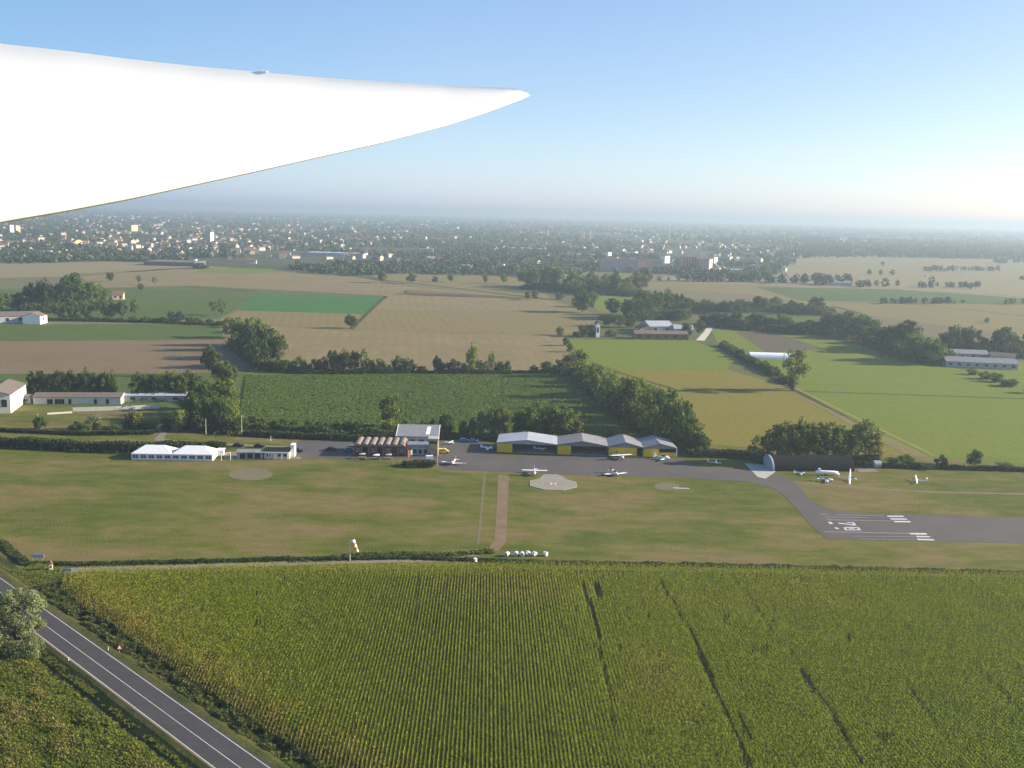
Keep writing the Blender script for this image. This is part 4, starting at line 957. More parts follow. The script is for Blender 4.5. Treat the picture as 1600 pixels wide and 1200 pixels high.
# --- clubhouse: brick arcade with seven shell roofs
a, L, rz = frame_at((553, 712), (633, 713.5)); o = empty('clubhouse', a, rz)
w = MB(); w.box(0, L, 2.2, 12, 0, 4.2); w.build('wall', M['brick'], o)
for k in range(8):
    x = L * k / 7; part_box(o, 'pier', M['brick'], x - .3, x + .3, 0, 2.19, 0, 4.0)
for k in range(7):
    x = L * (k + .5) / 7; part_box(o, 'window', M['glass'] if k % 2 else M['steel'], x - L * .05, x + L * .05, 2.1, 2.19, .9, 3.0)
hw = L / 14 - .06
for k in range(7):
    xc = L * (k + .5) / 7; r = MB(); q = 8
    top = [(xc - hw * math.cos(math.pi * j / q), 4.25 + 1.1 * math.sin(math.pi * j / q)) for j in range(q + 1)]
    r.prism(top, -.6, 12.3, 'y'); r.build('shell_roof', M['shell'], o)
tag(o, 'brick clubhouse with a row of arched shell roofs', 'clubhouse')
# grey roofed hall behind
a, L, rz = frame_at((621, 699), (683, 700)); o = empty('hall', a, rz); dp = 14
w = MB(); w.box(0, L, 0, dp, 0, 5.0); w.build('wall', M['greywall'], o)
r = MB(); r.prism([(-.5, 5.02), (dp * .95, 7.2), (dp + .5, 7.0), (dp + .5, 6.7), (-.5, 4.9)], -.5, L + .5, 'x'); r.build('roof', M['roofgrey'], o)
r = MB(); r.prism([(-.55, 5.06), (dp * .95, 7.26), (dp + .55, 7.06), (dp + .55, 6.9), (-.55, 4.86)], -.75, -.502, 'x'); r.prism([(-.55, 5.06), (dp * .95, 7.26), (dp + .55, 7.06), (dp + .55, 6.9), (-.55, 4.86)], L + .502, L + .75, 'x'); r.build('verge_trim', M['white'], o)
r = MB(); sl_ = 2.18 / (dp * .95 + .5)
r.add([(L * .70, 2.0, 5.02 + 2.5 * sl_ + .05), (L * .80, 2.0, 5.02 + 2.5 * sl_ + .05), (L * .82, 11, 5.02 + 11.5 * sl_ + .05), (L * .72, 11, 5.02 + 11.5 * sl_ + .05)], [(0, 1, 2, 3)]); r.build('skylight', M['white'], o)
for k in range(4): part_box(o, 'window', M['glass'], L * (.1 + .22 * k), L * (.22 + .22 * k), -.05, -.004, 2.2, 3.6)
tag(o, 'hall with big grey pitched roof and pale skylight behind the clubhouse', 'hall')
# low flat annexe and the control tower
a, L, rz = frame_at((636, 711), (668, 712)); o = empty('annexe', a, rz)
part_box(o, 'wall', M['greywall'], 0, L, 0, 9, 0, 3.6); part_box(o, 'roof', M['roofgrey'], -.4, L + .3, -.4, 8.6, 3.602, 3.95)
for k in range(4): part_box(o, 'window', M['glass'], L * (.06 + .25 * k), L * (.22 + .25 * k), -.05, -.004, .8, 2.6)
tag(o, 'low grey annexe with windows left of the control tower', 'annexe')
a, L, rz = frame_at((669.5, 713), (684, 713.3)); o = empty('control_tower', a, rz)
part_box(o, 'wall', plain('tower_render', (.27, .22, .17), .9), 0, L, 0, 4.5, 0, 6.8); part_box(o, 'parapet', M['concrete'], -.25, L + .25, -.25, 4.75, 6.802, 7.5)
part_box(o, 'sign_panel', plain('ochre_panel', (.45, .28, .06), .7), .4, L - .6, -.1, -.004, 3.3, 5.0)
part_box(o, 'window', M['glass'], .4, L - .5, -.06, -.004, 5.4, 6.4); part_box(o, 'door', M['steel'], L * .25, L * .5, -.06, -.004, 0, 2.2)
tag(o, 'square tower with ochre panel at the apron corner', 'tower')
o = MB().tube((0, 0, 0), (0, 0, 9), .12, .08); o = o.build('mast_pole', M['steel']); o.location = P(683.5, 729); tag(o, 'thin grey pole standing at the edge of the apron', 'pole')
# monument jet fin, red and white
o = empty('monument_aircraft', P(632, 708), R(200))
r = MB(); r.loft([(-3.4, 0, 2.6, .1, .1), (-2.2, 0, 2.6, .4, .4), (0, 0, 2.6, .55, .6), (2.4, 0, 2.6, .45, .5), (3.6, 0, 2.7, .25, .3)], 12); r.build('fuselage', M['steel'], o, True)
r = MB(); r.prism([(1.6, 3.0), (3.6, 3.0), (4.2, 6.2), (3.4, 6.2)], -.08, .08, 'x'); r.build('fin', M['red'], o)
r = MB(); r.prism([(-2.8, -.2), (2.8, -.2), (3.0, .9), (.5, 1.9), (-.5, 1.9), (-3.0, .9)], 2.55, 2.68); r.build('wing', M['white'], o)
r = MB(); r.tube((0, 0, 0), (0, 0, 2.3), .2); r.build('pedestal', M['concrete'], o)
tag(o, 'old aircraft with red fin mounted on a post before the clubhouse', 'aircraft')
# terrace tables with parasols, flags
for k, (x, y, c_, lb) in enumerate(((566, 716.5, 'concrete', 'grey folded parasol on the lawn edge, leftmost'), (588, 718, 'white', 'white topped table on the lawn edge below the arcade'), (607, 717.5, 'concrete', 'grey parasol on the lawn edge, rightmost'))):
    o = empty('parasol_table', P(x, y), 0)
    part_box(o, 'table_top', M['wood'], -1.6, 1.6, -.5, .5, .70, .76)
    for sx in (-1.3, 1.3): part_box(o, 'leg', M['steel'], sx - .05, sx + .05, -.3, .3, 0, .70)
    r = MB(); r.tube((0, 0, .76), (0, 0, 2.3), .04); r.build('pole', M['steel'], o)
    r = MB(); r.add([(-1.3, -1.1, 1.95), (1.3, -1.1, 1.95), (1.3, 1.1, 1.95), (-1.3, 1.1, 1.95), (0, 0, 2.35)], [(0, 1, 4), (1, 2, 4), (2, 3, 4), (3, 0, 4), (3, 2, 1, 0)]); r.build('canopy', M['white'] if c_ == 'white' else M['concrete'], o)
    tag(o, lb, 'table', 'tables along the lawn edge')
for x, y, h, m_, lb in ((637.5, 719, 4.2, 'orange', 'tall orange feather banner by the shrub bed'), (641.5, 714, 3.0, 'white', 'white feather banner behind the orange one'), (614, 728, 1.8, 'padred', 'dull red short banner at the left end of the shrub bed')):
    o = empty('feather_banner', P(x, y), .3); r = MB(); r.tube((0, 0, 0), (0, 0, h), .04); r.build('pole', M['steel'], o)
    r = MB(); r.prism([(0.05, h * .25), (.7, h * .3), (.75, h * .85), (.4, h), (.05, h)], -.02, .02, 'y'); r.build('flag', M[m_], o); tag(o, lb, 'banner')
o = empty('utility_trailer', P(671, 719), R(8)); r = MB(); r.box(-1.4, 1.4, -.8, .8, .5, 1.9); r.build('body', M['white'], o)
r = MB(); r.tube((-.2, -.95, .35), (-.2, -.8, .35), .35, n=12); r.build('wheel', M['rubber'], o); r = MB(); r.tube((-.2, .8, .35), (-.2, .95, .35), .35, n=12); r.build('wheel', M['rubber'], o); r = MB(); r.tube((1.4, 0, .55), (2.3, 0, .5), .05); r.build('drawbar', M['steel'], o)
tag(o, 'small white box trailer behind the shrub bed', 'trailer')

# --- farms and barns
def farm(pl, pr_, dp, ev, rg_, wall, roof, label, nwin=0, along=True, wmat='glass', cat='farm building', name='farm_building', door=None, group=None, wz=(1.0, 2.2)):
    o, L = gabled(pl, pr_, dp, ev, rg_, M[wall], M[roof], label, cat, name, along, group=group)
    for k in range(nwin):
        x = L * (k + .5) / nwin; part_box(o, 'window', M[wmat], x - min(1.2, L / nwin * .25), x + min(1.2, L / nwin * .25), -.06, -.003, ev * .35, ev * .75)
    if door: part_box(o, 'door', M['dark'], L * door[0], L * door[1], -.07, -.003, 0, ev * .8)
    return o, L
farm((-40, 647), (17, 646), 30, 9, 11.5, 'offwhite', 'tilegrey', 'tall pale house with brown roof at the left edge', 3, along=False, cat='house', name='house')
farm((32, 631), (48, 631), 6, 3.4, 4.2, 'greywall', 'tilegrey', 'small grey outbuilding left of the long white shed', 1)
o, L = farm((52, 632), (189, 632), 11, 3.6, 5.0, 'offwhite', 'tilegrey', 'long low white shed with dark doorways below the copse', 0)
for xp in (76, 80, 88, 93, 98, 109, 149, 168): part_box(o, 'doorway', M['dark'], L * (xp - 52) / 137 - .7, L * (xp - 52) / 137 + .7, -.07, -.003, .2, 2.7)
farm((191, 628), (290, 628), 9, 3.2, 4.4, 'greywall', 'rooflight', 'long shed with pale bluish roof right of the white shed', 3)
def wall_line(pts, h, t, m, label):
    mb = MB(); c = [P(*p) for p in pts]
    for i in range(len(c) - 1):
        a, b = c[i], c[i + 1]; d = (b - a).normalized(); s = Vector((-d.y, d.x, 0)) * t / 2
        vs = [a - s, b - s, b + s, a + s]; vs = vs + [v + Vector((0, 0, h)) for v in vs]
        mb.add(vs, [(3, 2, 1, 0), (4, 5, 6, 7), (0, 1, 5, 4), (1, 2, 6, 5), (2, 3, 7, 6), (3, 0, 4, 7)])
    return tag(mb.build('garden_wall', m), label, 'wall')
wall_line([(74, 648), (113, 645.5)], .9, .3, M['offwhite'], 'low white wall, left section in front of the long shed')
wall_line([(114, 643), (182, 641), (250, 638)], 1.9, .35, M['offwhite'], 'taller white wall running right in front of the farm')
farm((-60, 507), (62, 504.5), 16, 6, 9, 'greywall', 'tilegrey', 'long white farm building with brown roof at upper left', 6, name='farm_building')
o, L = farm((63, 507), (74, 504), 14, 6.5, 9, 'white', 'tilegrey', 'bright white gabled end block of the upper left farm', 1)
farm((176, 468), (193, 468), 12, 5, 8.5, 'cream', 'tile', 'pale gabled house with red roof beside the dark grove', 2, cat='house', name='house')
farm((931, 527), (937, 527), 6, 11, 12.5, 'white', 'tile', 'slim white tower left of the farm', 1, cat='tower', name='white_tower', along=False)
farm((992, 530), (1075, 531), 12, 4.5, 6.5, 'brick', 'tilegrey', 'long low brick farmhouse in front of the pale roofs', 6, cat='farmhouse', name='farmhouse')
farm((1000, 523), (1022, 523), 16, 5, 7.5, 'pinkwall', 'tile', 'farm block with red roof and orange gable at left of farm', 1, along=False)
farm((1015, 520), (1052, 520), 26, 5.5, 9, 'greywall', 'rooflight', 'big barn with pale blue-grey sheet roof in the farm', 2)
farm((1053, 522), (1083, 523), 22, 4.5, 7, 'cream', 'rooflight', 'barn with pale roof at the right end of the farm', 2)
farm((1478, 573), (1590, 578), 16, 4.0, 6.5, 'steel', 'roofgrey', 'long grey barn, nearer of the two at the right edge', 8)
farm((1462, 560), (1545, 563), 14, 4.2, 6.5, 'greywall', 'roofgrey', 'long grey barn, farther of the two at the right edge', 5)
farm((1546, 566), (1585, 569), 12, 5.0, 7.0, 'offwhite', 'tilegrey', 'short pale barn wedged between the two long grey barns', 3)
o = empty('polytunnel', P(1172, 560), math.atan2((P(1240, 562) - P(1172, 560)).y, (P(1240, 562) - P(1172, 560)).x)); L = (P(1238, 562) - P(1172, 560)).length
r = MB(); arc = [(5 - 5 * math.cos(math.pi * k / 10), 4.0 * math.sin(math.pi * k / 10)) for k in range(11)]; r.prism(arc, 0, L, 'x'); r.build('cover', M['white'], o)
r = MB(); r.box(-.06, -.002, 3.4, 6.6, 0, 2.8); r.build('door', M['greywall'], o); tag(o, 'white polytunnel in the meadow left of the lone tree', 'polytunnel')
farm((1350, 520), (1378, 522), 8, 3.5, 5, 'cream', 'rooflight', 'pale roofed house half hidden in the slanting wood', 2, cat='house', name='house')
farm((1288, 446), (1330, 447), 16, 5, 7.5, 'greywall', 'roofgrey', 'grey farm shed behind the trees in the far pale fields', 0)

# --- the town: landmark blocks
def block(px, py, wpx, hpx, dp, wall, roofm, label, cat, rz=0.0, bays=0, bay='offwhite', storeys=0, name='apartment_block', turn=0.0, cap=True):
    k = mpp(px, py); a = P(px, py); w, h = wpx * k, hpx * k
    o = empty(name, a, turn)
    part_box(o, 'wall', M[wall], 0, w, 0, dp, 0, h)
    if cap: part_box(o, 'roof', M[roofm], -.4, w + .4, -.4, dp + .4, h + .003, h + .8)
    for b in range(bays):
        x = w * (b + .5) / bays; c = part_box(o, 'balcony_bay', M[bay], x - w / bays * .22, x + w / bays * .22, -1.3, -.01, 1.5, h - .8)
    for s in range(storeys):
        z = h * (s + .5) / storeys
        part_box(o, 'window_band', M['glass'], w * .06, w * .94, -.12, -.004, z - .6, z + .7)
    return tag(o, label, cat), w, h
block(938, 424.5, 61, 20, 16, 'pinkwall', 'tile', 'left half of the long brown apartment row facing the fields', 'apartment block', bays=13, bay='greywall', turn=R(3))
block(1000, 424.5, 36, 19, 16, 'pinkwall', 'tile', 'right half of the long brown apartment row facing the fields', 'apartment block', bays=8, bay='greywall', turn=R(3))
block(944, 404, 7, 10, 14, 'white', 'tile', 'bright white block left behind the apartment row', 'building', turn=R(-40))
block(978, 400, 15, 7, 20, 'white', 'tile', 'bright white wide block behind the middle of apartment row', 'building', turn=R(-30))
block(957, 394, 17, 5, 22, 'white', 'tile', 'white long block farther back behind the apartment row', 'building', turn=R(-20))
block(1031, 411, 9, 11, 20, 'white', 'tile', 'white block at the right end behind the apartment row', 'building', turn=R(-40))
block(1066, 424, 24, 22, 18, 'pinkwall', 'tile', 'brown tower block with bright end wall right of the row', 'apartment block', bays=5, bay='brick', turn=R(10))
block(1091, 425, 17, 20, 22, 'cream', 'tile', 'salmon apartment block right of the brown tower block', 'apartment block', bays=4, bay='pinkwall', turn=R(-25), storeys=0)
block(1106, 416, 10, 14, 16, 'white', 'tile', 'white topped block right of the salmon block', 'building', turn=R(-35))
block(320, 379.5, 10, 17, 18, 'offwhite', 'tilegrey', 'pale grey tower block in the left part of town', 'tower block', storeys=6, turn=R(-15))
block(12.5, 365.5, 5.5, 14, 14, 'offwhite', 'tile', 'left one of the two slim tower blocks', 'tower block', storeys=8, turn=R(-30))
block(22.5, 366.5, 4.5, 14, 14, 'pinkwall', 'tile', 'right one of the two slim tower blocks', 'tower block', storeys=8, turn=R(-30))
block(196, 361, 13, 9.5, 30, 'yellowwall', 'tile', 'broad yellow block high in the left part of town', 'apartment block', storeys=4, turn=R(-25))
block(57, 399, 18, 6, 30, 'offwhite', 'rooflight', 'long white hall in front of the town at left', 'hall', turn=R(12))
block(67, 386.5, 7.5, 5, 20, 'white', 'tile', 'white cube house above the long white hall', 'building', turn=R(-30))
block(40, 382, 22, 4, 26, 'cream', 'tile', 'long cream building above the white hall at left', 'building', turn=R(5))
block(56, 380, 7, 9, 16, 'pinkwall', 'tile', 'tall salmon building rising above the long cream one', 'building', turn=R(-30))
block(225, 414.5, 79, 5.5, 60, 'steeldark', 'tilegrey', 'low grey factory at the front of the town', 'factory', turn=R(0), name='factory')
block(303, 414, 3, 8, 8, 'white', 'white', 'white chimney-like tower at the right end of grey factory', 'tower', name='small_tower')
block(478, 398, 90, 3.2, 60, 'rooflight', 'rooflight', 'very long white-roofed warehouse at the centre left of town', 'warehouse', turn=R(-2), name='warehouse')
block(406, 386.5, 18, 3.5, 22, 'white', 'white', 'white low hall left of the long warehouse', 'hall', turn=R(3), name='hall')
block(655, 394, 22, 5, 30, 'greywall', 'roofgrey', 'grey shed in the middle of the town', 'shed', turn=R(3), name='shed')
block(712, 420, 24, 5, 26, 'greywall', 'rooflight', 'shed with pale slanting roof at the town edge', 'shed', turn=R(-4), name='shed')
block(773, 419, 11, 6, 16, 'offwhite', 'tilegrey', 'pale gabled building right of the slanting roofed shed', 'building', turn=R(-25), name='building')
block(800, 391, 55, 3, 45, 'rooflight', 'rooflight', 'pale factory roofs right of centre in the town', 'factory', turn=R(2), name='factory')
block(890, 402, 42, 4, 50, 'blue', 'roofgrey', 'bluish factory left of the white blocks', 'factory', turn=R(2), name='factory')
block(860, 427, 50, 8, 20, 'brick', 'tilegrey', 'long low brown building left of the apartment row', 'building', turn=R(2), name='building', bays=8, bay='pinkwall')
block(1120, 424.5, 40, 3, 30, 'offwhite', 'rooflight', 'low pale workshop right of the apartment blocks', 'workshop', turn=R(2), name='workshop')
block(1180, 419, 26, 4, 30, 'greywall', 'roofgrey', 'grey workshop with pale front in the right part of town', 'workshop', turn=R(12), name='workshop')
block(1205, 413, 40, 4, 26, 'greywall', 'tilegrey', 'dark roofed farm row at the right end of town', 'farm', turn=R(8), name='farm_row')
# red and white lattice mast and chimneys
def mast(px, py, hpx, label, cat='mast', name='lattice_mast', r0=1.6):
    k = mpp(px, py); h = hpx * k; o = empty(name, P(px, py), .3)
    for q in range(6):
        r = MB(); z0, z1 = h * q / 6, h * (q + 1) / 6; f0, f1 = 1 - .6 * q / 6, 1 - .6 * (q + 1) / 6
        for j in range(3):
            a = 2 * math.pi * j / 3; b = 2 * math.pi * (j + 1) / 3
            r.tube((r0 * f0 * math.cos(a), r0 * f0 * math.sin(a), z0), (r0 * f1 * math.cos(a), r0 * f1 * math.sin(a), z1), .36, n=5)
            r.tube((r0 * f0 * math.cos(a), r0 * f0 * math.sin(a), z0), (r0 * f1 * math.cos(b), r0 * f1 * math.sin(b), z1), .1, n=4)
        r.build('mast_section', M['steel'], o)
    tag(o, label, cat)
mast(1045.5, 375, 37, 'very tall thin lattice mast rising over the town')
for x, y, h, lb in ((856, 371, 12, 'thin pale chimney, leftmost of the three'), (912, 374, 12, 'thin pale chimney, middle of the three'), (922, 376, 14, 'thin pale chimney, rightmost of the three')):
    k = mpp(x, y); o = MB(); o.tube((0, 0, 0), (0, 0, h * k), 2.6, 1.6, 10); o = o.build('chimney_stack', M['offwhite']); o.location = P(x, y); tag(o, lb, 'chimney', 'chimneys over the town')
sheet('lake', [(1302, 375.5), (1312, 373.2), (1340, 373), (1358, 373.4), (1354, 376), (1332, 378), (1318, 378)], plain('lake_water', (.62, .70, .74), .25, spec=.8), 1.0)
# houses
WALLS = [('dimwall', 'white'), ('creamdim', 'cream'), ('offwhite', 'bright white'), ('pinkwall', 'salmon'), ('yellowwall', 'yellow'), ('greywall', 'grey')]
M['creamdim'] = plain('worn_cream_plaster', (.42, .34, .24), .9, var=.15)
ROOFS = [('tile', 'red-roofed'), ('tilegrey', 'brown-roofed')]
HV = {}
def house_meshes(wi, ri, along):
    key = (wi, ri, along)
    if key not in HV:
        w = MB(); w.box(-.5, .5, -.5, .5, 0, .62)
        if along: w.prism([(-.5, .62), (.5, .62), (0, .93)], -.498, .498, 'x')
        else: w.prism([(-.5, .62), (.5, .62), (0, .93)], -.498, .498, 'y')
        a = w.build('wall', M[WALLS[wi][0]]); r = MB(); e = .56
        r.prism([(-.56, e), (0, .95), (.56, e), (.56, e + .05), (0, 1.0), (-.56, e + .05)], -.54, .54, 'x' if along else 'y')
        r.box(.15, .23, .1, .2, .8, 1.05)
        b = r.build('roof', M[ROOFS[ri][0]])
        am, bm = a.data, b.data; bpy.data.objects.remove(a); bpy.data.objects.remove(b); HV[key] = (am, bm)
    return HV[key]
HS = []
def hrand(n, x0, x1, ys, wts, size=(7, 13)):
    for _ in range(n):
        x = random.uniform(x0, x1); i = random.choices(range(len(ys)), wts)[0]; y = hor(x) + ys[i] + random.uniform(-2.5, 2.5)
        HS.append((x, y, random.uniform(*size) , None))
hrand(118, -30, 420, [46, 54, 62, 70, 78, 86], [2, 3, 4, 4, 3, 2])
hrand(34, 400, 620, [46, 50, 56, 62, 68], [2, 3, 3, 3, 2])
hrand(44, 620, 900, [44, 48, 54, 62, 70, 80], [2, 2, 2, 3, 3, 2])
hrand(36, 900, 1240, [42, 46, 50, 60, 70, 84], [2, 3, 3, 2, 2, 2])
for x, y, s in ((106, 406, 12), (37, 405, 12), (14, 405, 10), (99, 393, 10), (279, 401, 14), (256, 391, 12), (349, 374, 14), (425, 377, 14), (439, 377, 16), (449, 377, 14), (492, 374, 12), (520, 362, 16), (487, 362, 13), (568, 376, 13), (461, 383, 12), (388, 379, 12), (283, 370, 14), (299, 370, 12), (248, 366, 12), (120, 349, 12), (160, 379, 12), (178, 379, 10), (220, 362, 12), (1137, 399, 13), (1175, 412, 13), (1181, 408, 12), (972, 377, 14), (980, 378, 14), (1001, 378, 12), (1012, 376, 14), (1015, 380, 12), (783, 390, 13), (772, 393, 14), (701, 392, 13), (393, 412, 13), (275, 404, 10), (316, 362, 14), (1234, 407, 11), (1248, 402, 9), (950, 366, 14), (865, 374, 14), (1480, 362, 20), (1310, 368, 9), (600, 349, 12), (714, 357, 14)):
    HS.append((x, y, s, 2))
bands = {}
for h_ in HS:
    q = h_[1] - hor(h_[0]); b = 0 if q < 44 else 1 if q < 52 else 2 if q < 60 else 3 if q < 68 else 4 if q < 76 else 5
    sec = 0 if h_[0] < 200 else 1 if h_[0] < 420 else 2 if h_[0] < 620 else 3 if h_[0] < 900 else 4
    bands.setdefault((sec, b), []).append(h_)
SECN = ['left end of town', 'town below the wing', 'town left of centre', 'mid-town', 'right part of town']
BN = ['sixth line back', 'fifth line back', 'fourth line back', 'third line back', 'second line back', 'front line']
for (sec, b), L_ in bands.items():
    L_.sort()
    for i, (x, y, s, wi) in enumerate(L_):
        if wi is None: wi = random.choices(range(6), [4, 5, 1, 4, 1, 4])[0]
        ri = random.choices([0, 1], [3, 2])[0]; al = random.random() < .5
        am, bm = house_meshes(wi, ri, al); p = P(x, y); q = s * random.uniform(.9, 1.5)
        o = empty('house', p, R(random.choice([-32, -20, 8, 14, 60, -75])) + random.uniform(-.1, .1), (q * 1.1, s * 1.0, s * random.uniform(.65, 1.0)))
        for nm, me in (('wall', am), ('roof', bm)):
            c = bpy.data.objects.new(nm, me); COL.objects.link(c); c.parent = o
        tag(o, f'{WALLS[wi][1]} {ROOFS[ri][1]} house, {SECN[sec]}, {BN[b]}, {ORD[i] if i < 40 else "last"} from left', 'house', 'houses of the town')
print('houses', len(HS))
def far_town():
    # houses too many and too far to tell apart, walls and roofs in one mass
    r = np.random.default_rng(9); mb = MB(); c = 0
    while c < 900:
        x = r.uniform(-40, 1260); q = r.choice([17, 22, 27, 33, 40, 48, 58, 68, 78], p=[.07, .1, .14, .16, .16, .13, .1, .08, .06]) + r.uniform(-4, 4)
        y = hor(x) + q
        if y > front(x) - 3 or (x > 1000 and q > 70): continue
        p = P(x, y); w = .62 if x < 560 else (.10 if x < 830 else .2)
        if vnoise(np.array([p.x]), np.array([p.y * .6]), 300, 71)[0] < .62 - w * .55: continue
        sz = r.uniform(7, 12) * (1.25 if q < 35 else 1); L = sz * r.uniform(1, 2.2); h = r.uniform(4, 8.5); a = r.choice([-.5, .2, 1.0, -1.2]) + r.uniform(-.1, .1)
        ca, sa = math.cos(a), math.sin(a); T_ = lambda u, v, z: (p.x + u * ca - v * sa, p.y + u * sa + v * ca, z)
        W_, D_ = L / 2, sz / 2
        V_ = [T_(-W_, -D_, 0), T_(W_, -D_, 0), T_(W_, D_, 0), T_(-W_, D_, 0), T_(-W_, -D_, h), T_(W_, -D_, h), T_(W_, D_, h), T_(-W_, D_, h), T_(-W_, 0, h + sz * .22), T_(W_, 0, h + sz * .22)]
        m_ = int(r.choice(5, p=[.34, .26, .12, .16, .12]))
        mb.add(V_, [(0, 1, 5, 4), (1, 2, 6, 9, 5), (2, 3, 7, 6), (3, 0, 4, 8, 7)], m_); mb.add(V_, [(4, 5, 9, 8), (6, 7, 8, 9)], 5 + int(r.random() < .5)); c += 1
    o = mb.build('distant_houses', [M['dimwall'], M['creamdim'], M['dimwall'], M['pinkwall'], M['greywall'], M['tile'], M['tilegrey']])
    tag(o, 'countless small far houses filling the town behind the nearer ones', 'houses', kind='stuff')
far_town()
sheet('town_ground', [(-500, hor(-500) + 14), (600, hor(600) + 14), (1300, hor(1300) + 16), (2200, hor(2200) + 16), (2200, 402), (1300, 398), (1250, 402), (1200, 434), (1040, 428), (930, 422), (860, 430), (640, 426), (540, 430), (420, 416), (300, 411), (150, 406), (-500, 408)], field_mat('town_ground', (.040, .052, .024), (.060, .066, .034), (.095, .092, .058), .006, .08), .3)

# ------------------------------------------------------------------ aircraft
def airfoil(chord, t, n=7):
    up = [(chord * (1 - math.cos(math.pi * k / (2 * n))) , 0) for k in range(n + 1)]
    xs = [chord * (k / n) ** 1.5 for k in range(n + 1)]
    th = lambda x: t * chord * (1.4845 * math.sqrt(max(x, 0)) - .63 * x - 1.758 * x * x + 1.4215 * x ** 3 - .5075 * x ** 4) * 2
    top = [(x, th(x / chord)) for x in xs]; bot = [(x, -th(x / chord) * .5) for x in reversed(xs[1:-1])]
    return top + bot
def wing_mb(span, c0, c1, y0, z0, dihedral=0.0, sweep=0.0, t=.12):
    """wing along x, leading edge towards -y"""
    mb = MB()
    st = [(-1, c1), (-.85, c1 * 1.08), (0, c0), (.85, c1 * 1.08), (1, c1)]
    rows = []
    for s, c in st:
        pts = airfoil(c, t * (1 if abs(s) < .99 else .5)); x = s * span / 2
        rows.append([(x, y0 + sweep * abs(s) + p[0] + (c0 - c) * .25, z0 + abs(x) * dihedral + p[1]) for p in pts])
    n = len(rows[0]); vs = [v for r_ in rows for v in r_]
    fs = [(i * n + k, i * n + (k + 1) % n, (i + 1) * n + (k + 1) % n, (i + 1) * n + k) for i in range(len(rows) - 1) for k in range(n)]
    fs += [tuple(range(n - 1, -1, -1)), tuple(range((len(rows) - 1) * n, len(rows) * n))]
    mb.add(vs, fs); return mb
def light_plane(px, py, heading, high, accent, label, body='white', span=9.6, s=1.0, cowl=None):
    """nose points along local -y; heading rotates it"""
    o = empty('light_aircraft', P(px, py, A), R(heading), (s, s, s))
    f = MB(); zc = 1.15 if high else .95
    f.loft([(-3.1, 0, zc - .05, .18, .18), (-2.9, 0, zc, .42, .40), (-2.0, 0, zc + .02, .52, .50), (-1.2, 0, zc + .08, .56, .62), (.3, 0, zc + .10, .54, .62), (1.6, 0, zc + .08, .34, .40), (3.4, 0, zc + .12, .12, .2), (3.9, 0, zc + .15, .06, .14)], 12)
    f.build('fuselage', M[body], o, True)
    w = wing_mb(span, 1.6, 1.25, -1.4, (zc + .70) if high else (zc - .42), .02 if high else .07); w.build('wing', M['white'], o)
    tw = wing_mb(2.9, .85, .6, 3.0, zc + .2, 0, t=.09); tw.build('tailplane', M['white'], o)
    r = MB(); r.prism([(2.7, zc + .2), (3.3, zc + 1.45), (3.95, zc + 1.5), (4.0, zc + .1)], -.05, .05, 'x'); r.build('fin', M[accent or 'white'], o)
    r = MB()
    if high: r.loft([(-1.75, 0, zc + .3, .44, .30), (-1.35, 0, zc + .5, .50, .30), (-.2, 0, zc + .5, .50, .28), (.5, 0, zc + .4, .36, .2)], 10)
    else: r.loft([(-1.5, 0, zc + .42, .38, .12), (-1.0, 0, zc + .55, .46, .42), (-.1, 0, zc + .55, .46, .42), (.9, 0, zc + .42, .25, .15)], 10)
    r.build('canopy', M['glass'], o, True)
    if cowl: r = MB(); r.loft([(-3.16, 0, zc - .04, .20, .20), (-2.94, 0, zc, .445, .425), (-2.1, 0, zc + .02, .53, .51)], 12); r.build('cowling', M[cowl], o, True)
    r = MB(); r.loft([(-3.45, 0, zc - .05, .03, .03), (-3.3, 0, zc - .05, .12, .12), (-3.1, 0, zc - .05, .17, .17)], 8); r.build('spinner', M[accent or 'steel'], o, True)
    r = MB(); r.box(-.85, .85, -3.25, -3.2, zc - .12, zc + .02); r.build('propeller', M['dark'], o)
    for sx, y in ((-1.0, -.5), (1.0, -.5), (0, -2.5)):
        r = MB(); r.tube((sx - .07, y, .24), (sx + .07, y, .24), .24, n=12); wh = r.build('wheel', M['rubber'], o)
        r = MB(); r.tube((sx, y, .3), (sx * .45, y + .1, zc - .35), .05, n=6); r.build('gear_leg', M['steel'], o)
    if high:
        for sx in (-1, 1):
            r = MB(); r.tube((sx * .5, -.8, zc - .35), (sx * 2.3, -.9, zc + .66), .05, n=6); r.build('wing_strut', M[body], o)
    if accent:
        for sx in (-1, 1):
            r = MB(); x = sx * (span / 2 - .45); r.box(x - .35, x + .35, -1.25, -.6, ((zc + .70) if high else (zc - .42)) + abs(x) * (.02 if high else .07) - .14, ((zc + .70) if high else (zc - .42)) + abs(x) * (.02 if high else .07) + .145); r.build('wingtip', M[accent], o)
    return tag(o, label, 'aircraft')
light_plane(708, 725, -12, False, 'red', 'white low-wing aircraft on the apron beside the grey pole, nose towards the field', span=10.5, cowl='red')
light_plane(762, 702, 76, False, None, 'small white aircraft seen side-on in shade left of the hangars', s=.8)
light_plane(835, 741.5, 0, True, None, 'white high-wing aircraft parked by the octagonal helipad', span=9.8)
light_plane(960, 742, 18, False, 'red', 'white aircraft with red fin and wingtips at the apron edge', span=9.8)
light_plane(969, 717, 18, True, 'red', 'high-wing aircraft parked in front of the third hangar', span=10.2)
light_plane(1035, 718, 62, False, None, 'white low-wing aircraft before the rightmost hangar', s=1.0, span=8)
light_plane(1290, 752, 70, False, 'blue', 'small white and blue aircraft on the grass left of the white glider', s=.85, span=8)
light_plane(1250, 741, 75, False, None, 'small white aircraft casting shade before the dark hangar', s=.62, span=7)
